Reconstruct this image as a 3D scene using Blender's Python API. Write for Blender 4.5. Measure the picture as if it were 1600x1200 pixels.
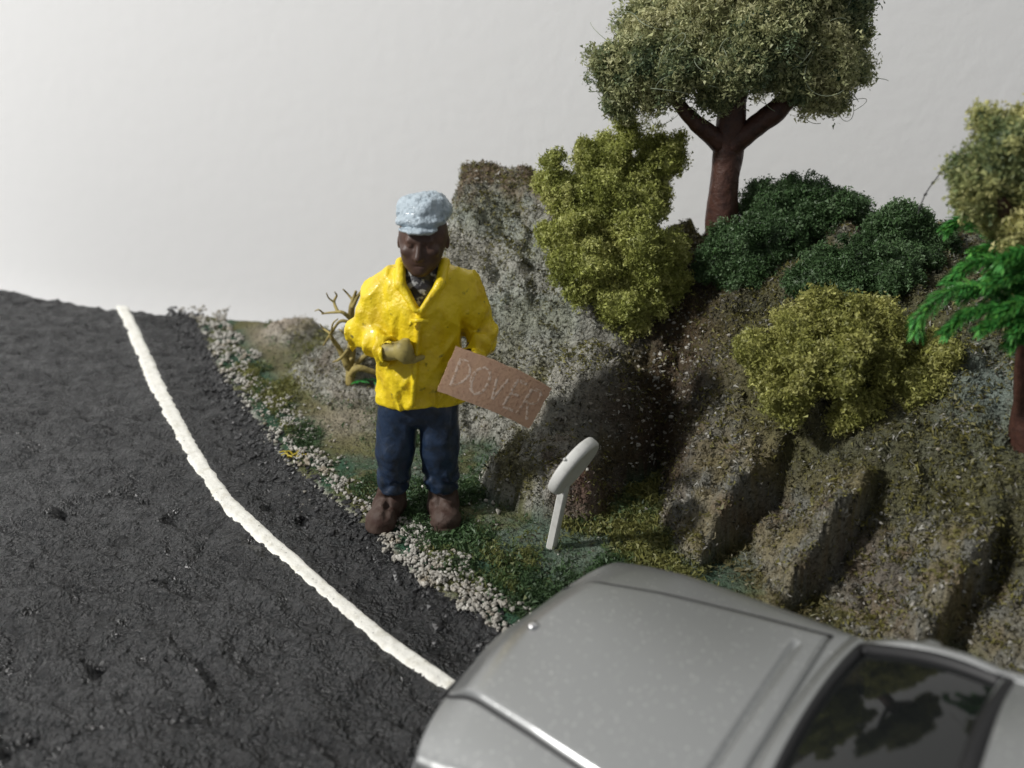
import bpy, math, random
import numpy as np
from mathutils import Vector, Matrix

# ------------------------------------------------------------------ scene, camera, light
# The diorama is authored in centimetres; U turns centimetres into Blender metres.
U = 0.01
rng = np.random.default_rng(7)
random.seed(7)
sc = bpy.context.scene
COL = sc.collection
for o in list(bpy.data.objects):
    bpy.data.objects.remove(o)

FPX, CX, CY = 1400.0, 800.0, 600.0           # focal length and centre in photo pixels (1600 x 1200)
PITCH = math.radians(24.0)
CAMZ = 6.08
SP, CP = math.sin(PITCH), math.cos(PITCH)

cam_d = bpy.data.cameras.new("camera")
cam_d.sensor_width = 36.0
cam_d.lens = 36.0 * FPX / 1600.0
cam_d.clip_start = 0.002
cam_d.clip_end = 50.0
cam_d.dof.use_dof = True
cam_d.dof.focus_distance = 10.9 * U
cam_d.dof.aperture_fstop = 32.0
cam = bpy.data.objects.new("camera", cam_d)
COL.objects.link(cam)
cam.location = (0, 0, CAMZ * U)
cam.rotation_euler = (math.pi / 2 - PITCH, 0, 0)
sc.camera = cam

# soft room light
w = bpy.data.worlds.new("World")
sc.world = w
w.use_nodes = True
w.node_tree.nodes["Background"].inputs[0].default_value = (0.93, 0.96, 1.0, 1)
w.node_tree.nodes["Background"].inputs[1].default_value = 0.27

# one desk lamp, up to the left and a little in front
AIM = Vector((-0.5, 10.0, 1.5))
LDIR = Vector((-0.76, -0.25, 0.60)).normalized()
LDIST = 62.0
ld = bpy.data.lights.new("desk_lamp", 'AREA')
ld.shape = 'DISK'
ld.size = 4.0 * U
ld.energy = 4.25
ld.color = (1.0, 0.98, 0.95)
lamp = bpy.data.objects.new("desk_lamp", ld)
COL.objects.link(lamp)
lamp.location = (AIM + LDIR * LDIST) * U
lamp.rotation_euler = (-LDIR).to_track_quat('-Z', 'Y').to_euler()

sc.view_settings.view_transform = 'Standard'
sc.view_settings.look = 'None'
sc.view_settings.gamma = 1.0
sc.view_settings.exposure = 0.0
sc.view_settings.use_curve_mapping = False
sc.render.engine = 'CYCLES'
sc.cycles.use_denoising = True
sc.cycles.max_bounces = 6
sc.cycles.diffuse_bounces = 3
sc.cycles.glossy_bounces = 3

# ------------------------------------------------------------------ helpers
def ray(px, py):
    xn, yn = (px - CX) / FPX, (py - CY) / FPX
    return np.array([xn, CP - yn * SP, -SP - yn * CP])

def PZ(px, py, z=0.0):
    d = ray(px, py)
    return np.array([0, 0, CAMZ]) + d * ((z - CAMZ) / d[2])

def PY(px, py, Y):
    d = ray(px, py)
    return np.array([0, 0, CAMZ]) + d * (Y / d[1])

def depth_at(px, py, Y):
    return Y / ray(px, py)[1]

def smooth(a, b, x):
    t = np.clip((x - a) / (b - a), 0, 1)
    return t * t * (3 - 2 * t)

def _hash(ix, iy, iz, seed):
    h = (ix.astype(np.int64) * 374761393 + iy.astype(np.int64) * 668265263 + iz.astype(np.int64) * 2147483647 + seed * 974634777) & 0xFFFFFFFF
    h = ((h ^ (h >> 13)) * 1274126177) & 0xFFFFFFFF
    h = (h ^ (h >> 16)) & 0xFFFFFFFF
    return h.astype(np.float64) / 2147483647.5 - 1.0

def vnoise(x, y, z, seed=0):
    x, y, z = np.broadcast_arrays(np.asarray(x, float), np.asarray(y, float), np.asarray(z, float))
    ix, iy, iz = np.floor(x), np.floor(y), np.floor(z)
    fx, fy, fz = x - ix, y - iy, z - iz
    fx, fy, fz = [f * f * f * (f * (f * 6 - 15) + 10) for f in (fx, fy, fz)]
    ix, iy, iz = ix.astype(np.int64), iy.astype(np.int64), iz.astype(np.int64)
    out = 0
    for dx in (0, 1):
        wx = fx if dx else 1 - fx
        for dy in (0, 1):
            wy = fy if dy else 1 - fy
            for dz in (0, 1):
                wz = fz if dz else 1 - fz
                out = out + wx * wy * wz * _hash(ix + dx, iy + dy, iz + dz, seed)
    return out

def fbm(x, y, z=0.0, octv=4, seed=0, gain=0.5):
    a, s, f = 1.0, 0.0, 1.0
    for k in range(octv):
        s = s + a * vnoise(np.asarray(x) * f, np.asarray(y) * f, np.asarray(z) * f, seed + k * 17)
        a *= gain
        f *= 2.03
    return s

def make_mesh(name, V, F, mat=None, smooth_shade=True, col=None):
    V = np.asarray(V, dtype=np.float32) * U
    F = np.asarray(F, dtype=np.int32)
    me = bpy.data.meshes.new(name)
    n, k = F.shape
    me.vertices.add(len(V))
    me.vertices.foreach_set('co', V.ravel())
    me.loops.add(n * k)
    me.loops.foreach_set('vertex_index', F.ravel())
    me.polygons.add(n)
    me.polygons.foreach_set('loop_start', np.arange(0, n * k, k, dtype=np.int32))
    me.polygons.foreach_set('loop_total', np.full(n, k, dtype=np.int32))
    me.polygons.foreach_set('use_smooth', np.full(n, smooth_shade, dtype=bool))
    if col is not None:
        a = me.attributes.new('col', 'FLOAT_COLOR', 'POINT')
        c = np.ones((len(V), 4), dtype=np.float32)
        c[:, :3] = col
        a.data.foreach_set('color', c.ravel())
    me.update(calc_edges=True)
    me.validate()
    if mat:
        me.materials.append(mat)
    return me

def link(name, me, parent=None, loc=(0, 0, 0), kind=None):
    o = bpy.data.objects.new(name, me)
    COL.objects.link(o)
    o.location = Vector(loc) * U
    if parent is not None:
        o.parent = parent
    if kind:
        o['kind'] = kind
    return o

def mk(name, V, F, mat, parent=None, smooth_shade=True, col=None, kind=None, loc=(0, 0, 0)):
    return link(name, make_mesh(name, V, F, mat, smooth_shade, col), parent, loc, kind)

def tag(o, label, cat, group=None):
    o['label'] = label
    o['category'] = cat
    if group:
        o['group'] = group
    return o

def empty(name, loc, label, cat, group=None):
    o = bpy.data.objects.new(name, None)
    COL.objects.link(o)
    o.location = Vector(loc) * U
    o.empty_display_size = 0.005
    return tag(o, label, cat, group)

def join(parts):
    """parts: list of (V, F) with equal polygon size."""
    Vs, Fs, n = [], [], 0
    for V, F in parts:
        Vs.append(np.asarray(V, float))
        Fs.append(np.asarray(F, int) + n)
        n += len(V)
    return np.vstack(Vs), np.vstack(Fs)

def grid_faces(nu, nv, closed_v=False):
    i, j = np.meshgrid(np.arange(nu - 1), np.arange(nv if closed_v else nv - 1), indexing='ij')
    j2 = (j + 1) % nv
    return np.stack([i * nv + j, (i + 1) * nv + j, (i + 1) * nv + j2, i * nv + j2], -1).reshape(-1, 4)

def tube(pts, rad, n=8):
    """Quad tube along a polyline, closed with small end rings."""
    pts = np.asarray(pts, float)
    rad = np.broadcast_to(np.asarray(rad, float), (len(pts),)).copy()
    pts = np.vstack([pts[:1], pts, pts[-1:]])
    rad = np.concatenate([[1e-4], rad, [1e-4]])
    T = np.gradient(pts, axis=0)
    T[0], T[-1] = T[1], T[-2]
    T /= np.linalg.norm(T, axis=1)[:, None] + 1e-12
    ref = np.array([0.31, 0.17, 0.93])
    A = np.cross(T, ref)
    A /= np.linalg.norm(A, axis=1)[:, None] + 1e-12
    B = np.cross(T, A)
    th = np.arange(n) / n * 2 * np.pi
    V = pts[:, None, :] + rad[:, None, None] * (np.cos(th)[None, :, None] * A[:, None, :] + np.sin(th)[None, :, None] * B[:, None, :])
    return V.reshape(-1, 3), grid_faces(len(pts), n, True)

def spline(P, n):
    """Catmull-Rom through control points."""
    P = np.asarray(P, float)
    Q = np.vstack([2 * P[0] - P[1], P, 2 * P[-1] - P[-2]])
    t = np.linspace(0, len(P) - 1 - 1e-9, n)
    i = np.floor(t).astype(int)
    f = (t - i)[:, None]
    p0, p1, p2, p3 = Q[i], Q[i + 1], Q[i + 2], Q[i + 3]
    return 0.5 * (2 * p1 + (p2 - p0) * f + (2 * p0 - 5 * p1 + 4 * p2 - p3) * f ** 2 + (3 * p1 - p0 - 3 * p2 + p3) * f ** 3)

# ---- surface nets: turns a signed distance function into one continuous mesh
def snets(f, lo, hi, h):
    lo, hi = np.array(lo, float), np.array(hi, float)
    n = (np.ceil((hi - lo) / (4 * h)).astype(int)) * 4 + 1
    ax = [lo[k] + np.arange(n[k]) * h for k in range(3)]
    c = [a[::4] for a in ax]
    X, Y, Z = np.meshgrid(*c, indexing='ij')
    Fc = f(X, Y, Z)
    near = np.abs(Fc) < 4 * h * 2.6
    F = np.repeat(np.repeat(np.repeat(Fc, 4, 0), 4, 1), 4, 2)
    M = np.repeat(np.repeat(np.repeat(near, 4, 0), 4, 1), 4, 2)
    F = F[:n[0], :n[1], :n[2]]
    M = M[:n[0], :n[1], :n[2]]
    # a coarse sample answers for the block after it: widen the mask backwards too
    for k in range(3):
        M = M | np.roll(M, -4, k) | np.roll(M, 4, k)
    idx = np.argwhere(M)
    F = np.where(F < 0, -1.0, 1.0)
    F[M] = f(ax[0][idx[:, 0]], ax[1][idx[:, 1]], ax[2][idx[:, 2]])
    S = F < 0
    nx, ny, nz = n
    cnt = np.zeros((nx - 1, ny - 1, nz - 1))
    acc = np.zeros((nx - 1, ny - 1, nz - 1, 3))
    corners = [(a, b, c_) for a in (0, 1) for b in (0, 1) for c_ in (0, 1)]
    def sub(A, o):
        return A[o[0]:o[0] + nx - 1, o[1]:o[1] + ny - 1, o[2]:o[2] + nz - 1]
    for a in corners:
        for d in range(3):
            if a[d] == 1:
                continue
            b = list(a)
            b[d] = 1
            fa, fb = sub(F, a), sub(F, b)
            cr = (fa < 0) != (fb < 0)
            t = np.where(cr, fa / (fa - fb + 1e-20), 0)
            cnt += cr
            for k in range(3):
                acc[..., k] += np.where(cr, a[k] + (t if k == d else 0), 0)
    act = cnt > 0
    vid = -np.ones(act.shape, int)
    vid[act] = np.arange(act.sum())
    ci = np.argwhere(act)
    V = lo + (ci + acc[act] / cnt[act][:, None]) * h
    quads = []
    for d in range(3):
        e = [slice(None)] * 3
        e2 = [slice(None)] * 3
        e[d], e2[d] = slice(0, -1), slice(1, None)
        s0, s1 = S[tuple(e)], S[tuple(e2)]
        ei = np.argwhere(s0 != s1)
        o1, o2 = [(1, 2), (2, 0), (0, 1)][d]
        ok = (ei[:, o1] > 0) & (ei[:, o2] > 0) & (ei[:, o1] < n[o1] - 1) & (ei[:, o2] < n[o2] - 1)
        ei = ei[ok]
        flip = s0[tuple(ei.T)]
        def cell(da, db):
            q = ei.copy()
            q[:, o1] -= da
            q[:, o2] -= db
            return vid[q[:, 0], q[:, 1], q[:, 2]]
        Q = np.stack([cell(1, 1), cell(0, 1), cell(0, 0), cell(1, 0)], 1)
        Q[~flip] = Q[~flip][:, ::-1]
        quads.append(Q)
    Q = np.vstack(quads)
    Q = Q[(Q >= 0).all(1)]
    return V, Q

def relax(V, Q, it=2, lam=0.5):
    for _ in range(it):
        acc = np.zeros_like(V)
        cnt = np.zeros(len(V))
        for a, b in ((0, 1), (1, 2), (2, 3), (3, 0)):
            np.add.at(acc, Q[:, a], V[Q[:, b]])
            np.add.at(acc, Q[:, b], V[Q[:, a]])
            np.add.at(cnt, Q[:, a], 1)
            np.add.at(cnt, Q[:, b], 1)
        V = V + lam * (acc / np.maximum(cnt, 1)[:, None] - V)
    return V

def smin(a, b, k):
    h = np.clip(0.5 + 0.5 * (b - a) / k, 0, 1)
    return b * (1 - h) + a * h - k * h * (1 - h)

def smax(a, b, k):
    return -smin(-a, -b, k)

def cone(x, y, z, a, b, ra, rb):
    ax_, ay, az = a
    bx, by, bz = b[0] - ax_, b[1] - ay, b[2] - az
    px, py, pz = x - ax_, y - ay, z - az
    h = np.clip((px * bx + py * by + pz * bz) / (bx * bx + by * by + bz * bz), 0, 1)
    return np.sqrt((px - bx * h) ** 2 + (py - by * h) ** 2 + (pz - bz * h) ** 2) - (ra + (rb - ra) * h)

def ell(x, y, z, c, r):
    k0 = np.sqrt(((x - c[0]) / r[0]) ** 2 + ((y - c[1]) / r[1]) ** 2 + ((z - c[2]) / r[2]) ** 2)
    k1 = np.sqrt(((x - c[0]) / r[0] ** 2) ** 2 + ((y - c[1]) / r[1] ** 2) ** 2 + ((z - c[2]) / r[2] ** 2) ** 2)
    return k0 * (k0 - 1) / (k1 + 1e-9)

# ---- materials
def material(name, color=(0.5, 0.5, 0.5), rough=0.6, spec=0.4, attr=False, var=None, bump=None, metal=0.0, coat=0.0, rvar=None, trans=0.0):
    """var = [(scale per cm, colour2, lo, hi)]; bump = [(scale per cm, strength, distance cm)]"""
    m = bpy.data.materials.new(name)
    m.use_nodes = True
    nt = m.node_tree
    bs = nt.nodes['Principled BSDF']
    bs.inputs['Roughness'].default_value = rough
    bs.inputs['Specular IOR Level'].default_value = spec
    bs.inputs['Metallic'].default_value = metal
    if coat:
        bs.inputs['Coat Weight'].default_value = coat
        bs.inputs['Coat Roughness'].default_value = 0.12
    tc = nt.nodes.new('ShaderNodeTexCoord')
    def noise(scale, detail=4):
        nn = nt.nodes.new('ShaderNodeTexNoise')
        nn.inputs['Scale'].default_value = scale / U
        nn.inputs['Detail'].default_value = detail
        nt.links.new(tc.outputs['Object'], nn.inputs['Vector'])
        return nn
    if attr:
        at = nt.nodes.new('ShaderNodeAttribute')
        at.attribute_name = 'col'
        src = at.outputs['Color']
    else:
        rgb = nt.nodes.new('ShaderNodeRGB')
        rgb.outputs[0].default_value = (*color, 1)
        src = rgb.outputs[0]
    for (s, c2, lo, hi) in (var or []):
        nn = noise(s)
        mr = nt.nodes.new('ShaderNodeMapRange')
        mr.inputs['From Min'].default_value = lo
        mr.inputs['From Max'].default_value = hi
        nt.links.new(nn.outputs['Fac'], mr.inputs['Value'])
        mx = nt.nodes.new('ShaderNodeMix')
        mx.data_type = 'RGBA'
        nt.links.new(mr.outputs[0], mx.inputs['Factor'])
        nt.links.new(src, mx.inputs['A'])
        mx.inputs['B'].default_value = (*c2, 1)
        src = mx.outputs['Result']
    nt.links.new(src, bs.inputs['Base Color'])
    if rvar:
        nn = noise(rvar[0])
        mr = nt.nodes.new('ShaderNodeMapRange')
        mr.inputs['From Min'].default_value = 0.35
        mr.inputs['From Max'].default_value = 0.65
        mr.inputs['To Min'].default_value = rvar[1]
        mr.inputs['To Max'].default_value = rvar[2]
        nt.links.new(nn.outputs['Fac'], mr.inputs['Value'])
        nt.links.new(mr.outputs[0], bs.inputs['Roughness'])
    prev = None
    for (s, st, dist) in (bump or []):
        nn = noise(s, 5)
        b = nt.nodes.new('ShaderNodeBump')
        b.inputs['Strength'].default_value = st
        b.inputs['Distance'].default_value = dist * U
        nt.links.new(nn.outputs['Fac'], b.inputs['Height'])
        if prev is not None:
            nt.links.new(prev, b.inputs['Normal'])
        prev = b.outputs['Normal']
    if prev is not None:
        nt.links.new(prev, bs.inputs['Normal'])
    if trans:
        tl = nt.nodes.new('ShaderNodeBsdfTranslucent')
        nt.links.new(src, tl.inputs['Color'])
        ms = nt.nodes.new('ShaderNodeMixShader')
        ms.inputs[0].default_value = trans
        nt.links.new(bs.outputs[0], ms.inputs[1])
        nt.links.new(tl.outputs[0], ms.inputs[2])
        nt.links.new(ms.outputs[0], nt.nodes['Material Output'].inputs['Surface'])
    return m

M = {
    'wall': material('wall_paper', (0.735, 0.737, 0.735), 0.9, 0.1, bump=[(3, 0.25, 0.05), (14, 0.2, 0.012)]),
    'table': material('table_paper', (0.33, 0.335, 0.34), 0.9, 0.1, bump=[(9, 0.15, 0.01)]),
    'asphalt': material('asphalt', attr=True, rough=0.5, spec=0.65, var=[(14, (0.005, 0.007, 0.008), 0.46, 0.66), (26, (0.10, 0.103, 0.103), 0.62, 0.76)],
                        bump=[(6, 1.0, 0.12), (24, 1.0, 0.05)], rvar=(2.5, 0.18, 0.42)),
    'hill': material('hill_scenery', attr=True, rough=0.85, spec=0.2, var=[(16, (0.07, 0.064, 0.042), 0.54, 0.72), (24, (0.40, 0.40, 0.35), 0.64, 0.80)],
                     bump=[(11, 1.0, 0.11), (30, 1.0, 0.05)]),
    'line': material('line_paint', (0.80, 0.79, 0.73), 0.6, 0.3, var=[(7, (0.62, 0.60, 0.52), 0.5, 0.75), (20, (0.25, 0.245, 0.22), 0.64, 0.74)], bump=[(14, 0.6, 0.02), (40, 0.4, 0.01)]),
    'flock': material('flock', attr=True, rough=0.5, spec=0.45, trans=0.3),
    'leaf': material('leaf_plastic', attr=True, rough=0.35, spec=0.5),
    'pebble': material('pebble', (0.36, 0.345, 0.31), 0.6, 0.35, var=[(5, (0.27, 0.235, 0.18), 0.50, 0.66), (9, (0.55, 0.53, 0.48), 0.55, 0.7)], bump=[(40, 0.4, 0.01)]),
    'blackgrit': material('painted_grit', (0.016, 0.016, 0.017), 0.45, 0.5),
    'bark': material('bark', (0.070, 0.031, 0.022), 0.5, 0.4, var=[(9, (0.035, 0.016, 0.013), 0.45, 0.7)], bump=[(10, 0.7, 0.03), (35, 0.5, 0.012)]),
    'twig': material('dry_twig', (0.36, 0.29, 0.10), 0.6, 0.3, var=[(8, (0.22, 0.17, 0.06), 0.45, 0.7)], bump=[(18, 0.6, 0.02)]),
    'fibre': material('fibre', (0.27, 0.31, 0.22), 0.5, 0.4),
    'darkfibre': material('dark_fibre', (0.05, 0.05, 0.05), 0.6, 0.3),
}

# ------------------------------------------------------------------ terrain
def pxline(pts, z=0.0):
    return np.array([PZ(x, y, z)[:2] for x, y in pts])

GR = np.vstack([[[-14.5, 24.0]], pxline([(305, 500), (340, 580), (395, 655), (440, 720), (515, 785), (585, 838), (640, 900), (700, 940), (760, 982), (800, 1010)]),
                [[1.5, 6.5], [3.5, 5.2], [6, 3.2], [12, -1.6]]])      # road | gravel boundary
HF = np.array([[-9, 19.5], [-5.6, 16.6], [-4.0, 14.6], [-2.2, 12.6], [-1.1, 11.5], [-0.3, 10.6], [0.8, 9.6], [1.75, 8.5], [2.75, 7.2], [3.4, 6.6], [4.95, 5.4], [12, 0.5]])

def sdist(poly, X, Y):
    best = np.full(X.shape, 1e9)
    sgn = np.ones(X.shape)
    for a, b in zip(poly[:-1], poly[1:]):
        d = b - a
        L2 = d @ d
        h = np.clip(((X - a[0]) * d[0] + (Y - a[1]) * d[1]) / L2, 0, 1)
        ex, ey = X - a[0] - d[0] * h, Y - a[1] - d[1] * h
        r = ex * ex + ey * ey
        c = d[0] * (Y - a[1]) - d[1] * (X - a[0])
        m = r < best
        best = np.where(m, r, best)
        sgn = np.where(m, np.where(c >= 0, 1.0, -1.0), sgn)
    return np.sqrt(best) * sgn

LL = pxline([(178, 476), (236, 620), (286, 713), (316, 762), (345, 800), (420, 862), (500, 932), (580, 1005), (640, 1046), (700, 1084)])
LR = pxline([(203, 478), (272, 620), (318, 706), (347, 748), (374, 782), (450, 850), (530, 920), (610, 985), (665, 1025), (722, 1063)])
LINE_MID = (LL + LR) / 2
KN = np.array([-7.2, -6.3, -4.88, -3.78, -2.58, -1.35, -0.1, 1.2, 2.6, 4.2, 6.0])

def saw(k):
    i = np.clip(np.searchsorted(KN, k) - 1, 0, len(KN) - 2)
    t = np.clip((k - KN[i]) / (KN[i + 1] - KN[i]), 0, 1)
    return np.clip(t / 0.9, 0, 1) * (1 - smooth(0.93, 1.0, t))

def bump2(X, Y, c, r, h, p=4.0, rot=0.0):
    cr, sr = math.cos(rot), math.sin(rot)
    x, y = X - c[0], Y - c[1]
    u, v = (x * cr + y * sr) / r[0], (-x * sr + y * cr) / r[1]
    q = (np.abs(u) ** p + np.abs(v) ** p) ** (1 / p)
    return h * np.sqrt(np.clip(1 - q ** 2.2, 0, 1))

def hfun(X, Y, fine=True):
    X, Y = np.asarray(X, float), np.asarray(Y, float)
    n1 = fbm(X * 0.9, Y * 0.9, 0, 3, 3)
    n2 = fbm(X * 2.7, Y * 2.7, 0, 3, 11)
    wx = X + 0.10 * n2
    wy = Y + 0.10 * fbm(X * 2.3, Y * 2.3, 4.0, 3, 29)
    s = sdist(GR, X, Y)
    q = sdist(HF, wx, wy)
    # verge
    z = 0.10 * smooth(-0.5, 0.25, s) + 0.05 * smooth(0.4, 1.2, s)
    # hill on the right with ribs
    kx, ky = X + 0.17 * n1 + 0.05 * n2, Y + 0.05 * n2
    k = kx * 0.65 - ky * 0.76
    ribs = smooth(-6.2, -5.4, k) * (1 - smooth(1.3, 2.0, q))
    qe = q + 0.92 * (saw(k) - 0.55) * ribs + 0.10 * n1 + 0.05 * n2
    crest = 1.30 + 0.08 * n1
    zr = crest * (0.72 * np.clip(qe / 1.65, 0, 1.15) + 0.28 * smooth(-0.1, 1.5, qe)) + 0.62 * np.clip(q - 1.55, 0, 4.2) * (1 - 0.09 * np.clip(q - 1.55, 0, 4)) * (1 + 0.06 * n1)
    fade_l = smooth(-0.6, 0.9, X)
    zr = zr * fade_l * smooth(-0.25, 0.15, qe)
    # pebbled gully between the left rock and the ribs
    g = np.abs((X - 1.55) * 0.93 - (Y - 9.9) * 0.36) 
    zr = zr - 0.85 * np.exp(-(g / 0.48) ** 2) * smooth(8.6, 9.4, Y) * (1 - smooth(10.6, 12.0, Y))
    zr = np.maximum(zr, 0)
    # tall rock behind the figure
    yf = 10.85 - 0.32 * X
    wya = Y + 0.03 * n2 + 0.10 * n1
    za = np.minimum((wya - yf) * 1.42 + 0.10 * n2, 3.42 + 0.05 * n1 - 0.10 * np.clip(X - 0.3, 0, 3))
    za = np.minimum(za, (X + 1.43 + 0.12 * n1 + 0.05 * n2) * 4.6)
    za = np.minimum(za, 3.6 - 1.5 * np.clip(X - 0.75, 0, 5))
    za = np.minimum(za, 3.40 + (X + 1.0) * 0.9)
    za = np.maximum(za, 0)
    zc = bump2(wx, wy, (1.05, 10.75), (0.85, 0.75), 1.75, 3.0, -0.3)
    zb = bump2(wx, wy, (0.50, 9.95), (0.86, 0.62), 0.98, 3.4, -0.45)
    # low mounds at the far left
    zm = 0.95 * np.exp(-(((X + 2.45) / 1.15) ** 2 + ((Y - 13.6) / 1.0) ** 2)) + 0.42 * np.exp(-(((X + 4.1) / 0.75) ** 2 + ((Y - 15.6) / 0.8) ** 2))
    zm = zm * smooth(0.2, 1.2, s)
    hill = np.maximum(np.maximum(za, zr), np.maximum(zc, zb))
    hill = smin(hill * -1, -zm, 0.12) * -1
    z2 = np.maximum(z, hill + 0.04)
    z2 = -smin(-z, -(hill - 0.14 * (1 - smooth(0.0, 0.35, hill))), 0.10)
    on = smooth(0.05, 0.45, hill)
    z = z2
    if fine:
        f1 = fbm(X * 4.5, Y * 4.5, z * 4.5, 4, 41)
        f2 = fbm(X * 14, Y * 14, z * 14, 2, 53)
        bl = np.abs(fbm(X * 2.4, Y * 2.4, z * 2.4, 3, 43)) - 0.42
        z = z + on * (0.060 * f1 + 0.036 * f2 + 0.15 * bl) + (1 - on) * (0.012 * f1 + 0.006 * f2)
        # brushed plaster of the road
        ls_ = sdist(LINE_MID, X, Y)
        rd = (1 - smooth(-0.5, 0.0, s)) * (1 - 0.9 * np.exp(-(ls_ / 0.22) ** 2))
        a = X * 0.62 + Y * 0.78
        b = X * 0.78 - Y * 0.62
        z = z + rd * (0.028 * fbm(a * 0.9, b * 0.35, 0, 3, 61) + 0.10 * (np.abs(fbm(a * 2.6 + 0.5 * n1, b * 0.55, 0, 4, 71)) - 0.6) + 0.034 * (np.abs(vnoise(a * 8 + 0.8 * n2, b * 1.1, 0, 75)) - 0.4) + 0.016 * fbm(a * 11, b * 5, 0, 2, 81))
        ring = fbm(X * 0.45, Y * 0.45, 0, 2, 91)
        z = z - rd * 0.05 * np.exp(-((ring - 0.18) / 0.025) ** 2) * smooth(-2.0, -2.6, X)
        # pockmarks in the road plaster
        pk = vnoise(X * 4.2, Y * 4.2, 0, 97)
        z = z - rd * 0.07 * smooth(0.62, 0.85, pk) * smooth(0.0, 0.5, vnoise(X * 0.7, Y * 0.7, 0, 99))
    return z

def hit(px, py, z_default=1.0):
    d = ray(px, py)
    t = np.arange(6.0, 26.0, 0.015)
    P = np.array([0, 0, CAMZ])[:, None] + d[:, None] * t
    zz = hfun(P[0], P[1], True)
    m = np.nonzero(P[2] <= zz)[0]
    bb = P[0] * 0.351 + P[1] * 0.936
    if len(m) and bb[m[0]] < 13.53:
        return P[:, m[0]]
    return PZ(px, py, z_default)

TEAL = hit(1545, 605)
E1, E2 = np.array([0.9363, -0.3511]), np.array([0.3511, 0.9363])
BMAX = 13.53

def colour_terrain(X, Y, Z, s, q):
    """Painted and flocked colours of the scenery, from where each thing grows."""
    c = np.zeros((len(X), 3))
    n = fbm(X * 1.6, Y * 1.6, Z * 1.6, 4, 101)
    n2 = fbm(X * 5, Y * 5, Z * 5, 3, 111)
    grey = np.array([0.40, 0.395, 0.345])
    olive = np.array([0.135, 0.125, 0.045])
    brown = np.array([0.115, 0.075, 0.045])
    green = np.array([0.030, 0.085, 0.048])
    tan = np.array([0.42, 0.36, 0.29])
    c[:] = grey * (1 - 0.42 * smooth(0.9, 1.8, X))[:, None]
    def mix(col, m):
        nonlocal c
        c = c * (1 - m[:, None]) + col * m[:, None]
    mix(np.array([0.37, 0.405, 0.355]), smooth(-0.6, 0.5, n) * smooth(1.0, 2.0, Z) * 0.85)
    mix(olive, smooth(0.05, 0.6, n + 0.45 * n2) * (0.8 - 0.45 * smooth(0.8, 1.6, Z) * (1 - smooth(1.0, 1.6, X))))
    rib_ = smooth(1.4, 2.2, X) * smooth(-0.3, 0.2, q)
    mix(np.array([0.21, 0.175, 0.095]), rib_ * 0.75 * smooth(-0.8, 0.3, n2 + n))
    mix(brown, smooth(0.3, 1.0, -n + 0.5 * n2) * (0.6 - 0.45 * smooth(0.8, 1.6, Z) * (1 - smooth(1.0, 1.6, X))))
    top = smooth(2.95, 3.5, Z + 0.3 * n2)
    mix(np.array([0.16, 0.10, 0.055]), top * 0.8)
    # plateau on the right: moss
    pl = smooth(1.2, 1.6, q) * (1 - smooth(2.6, 3.2, Z)) * smooth(2.4, 3.0, X)
    mix(np.array([0.085, 0.085, 0.035]), pl * 0.8)
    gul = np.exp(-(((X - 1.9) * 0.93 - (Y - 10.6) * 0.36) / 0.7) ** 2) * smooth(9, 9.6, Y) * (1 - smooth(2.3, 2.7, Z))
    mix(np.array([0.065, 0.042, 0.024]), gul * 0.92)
    vg = (1 - smooth(0.08, 0.30, Z)) * smooth(0.0, 0.1, s)
    mix(green, vg)
    far = np.clip(smooth(-1.7, -2.5, X) * smooth(0.55, 0.9, s) + smooth(2.2, 3.0, X) * 0.8, 0, 1)
    mix(np.array([0.17, 0.15, 0.075]), vg * far)
    mix(olive, vg * smooth(0.0, 0.5, n) * 0.8)
    tq = np.exp(-(((X - TEAL[0]) / 0.45) ** 2 + ((Y - TEAL[1]) / 0.5) ** 2))
    mix(np.array([0.22, 0.27, 0.25]), np.clip(tq, 0, 1) * 0.8)
    tn = np.exp(-(((X + 4.25) / 0.55) ** 2 + ((Y - 15.7) / 0.6) ** 2)) + 0.55 * np.exp(-(((X + 2.35) / 0.75) ** 2 + ((Y - 12.0) / 0.55) ** 2))
    mix(tan, np.clip(tn, 0, 1))
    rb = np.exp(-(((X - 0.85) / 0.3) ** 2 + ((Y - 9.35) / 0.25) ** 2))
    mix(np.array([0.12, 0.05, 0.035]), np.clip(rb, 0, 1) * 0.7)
    return c * (1 + 0.18 * n2[:, None])

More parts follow.
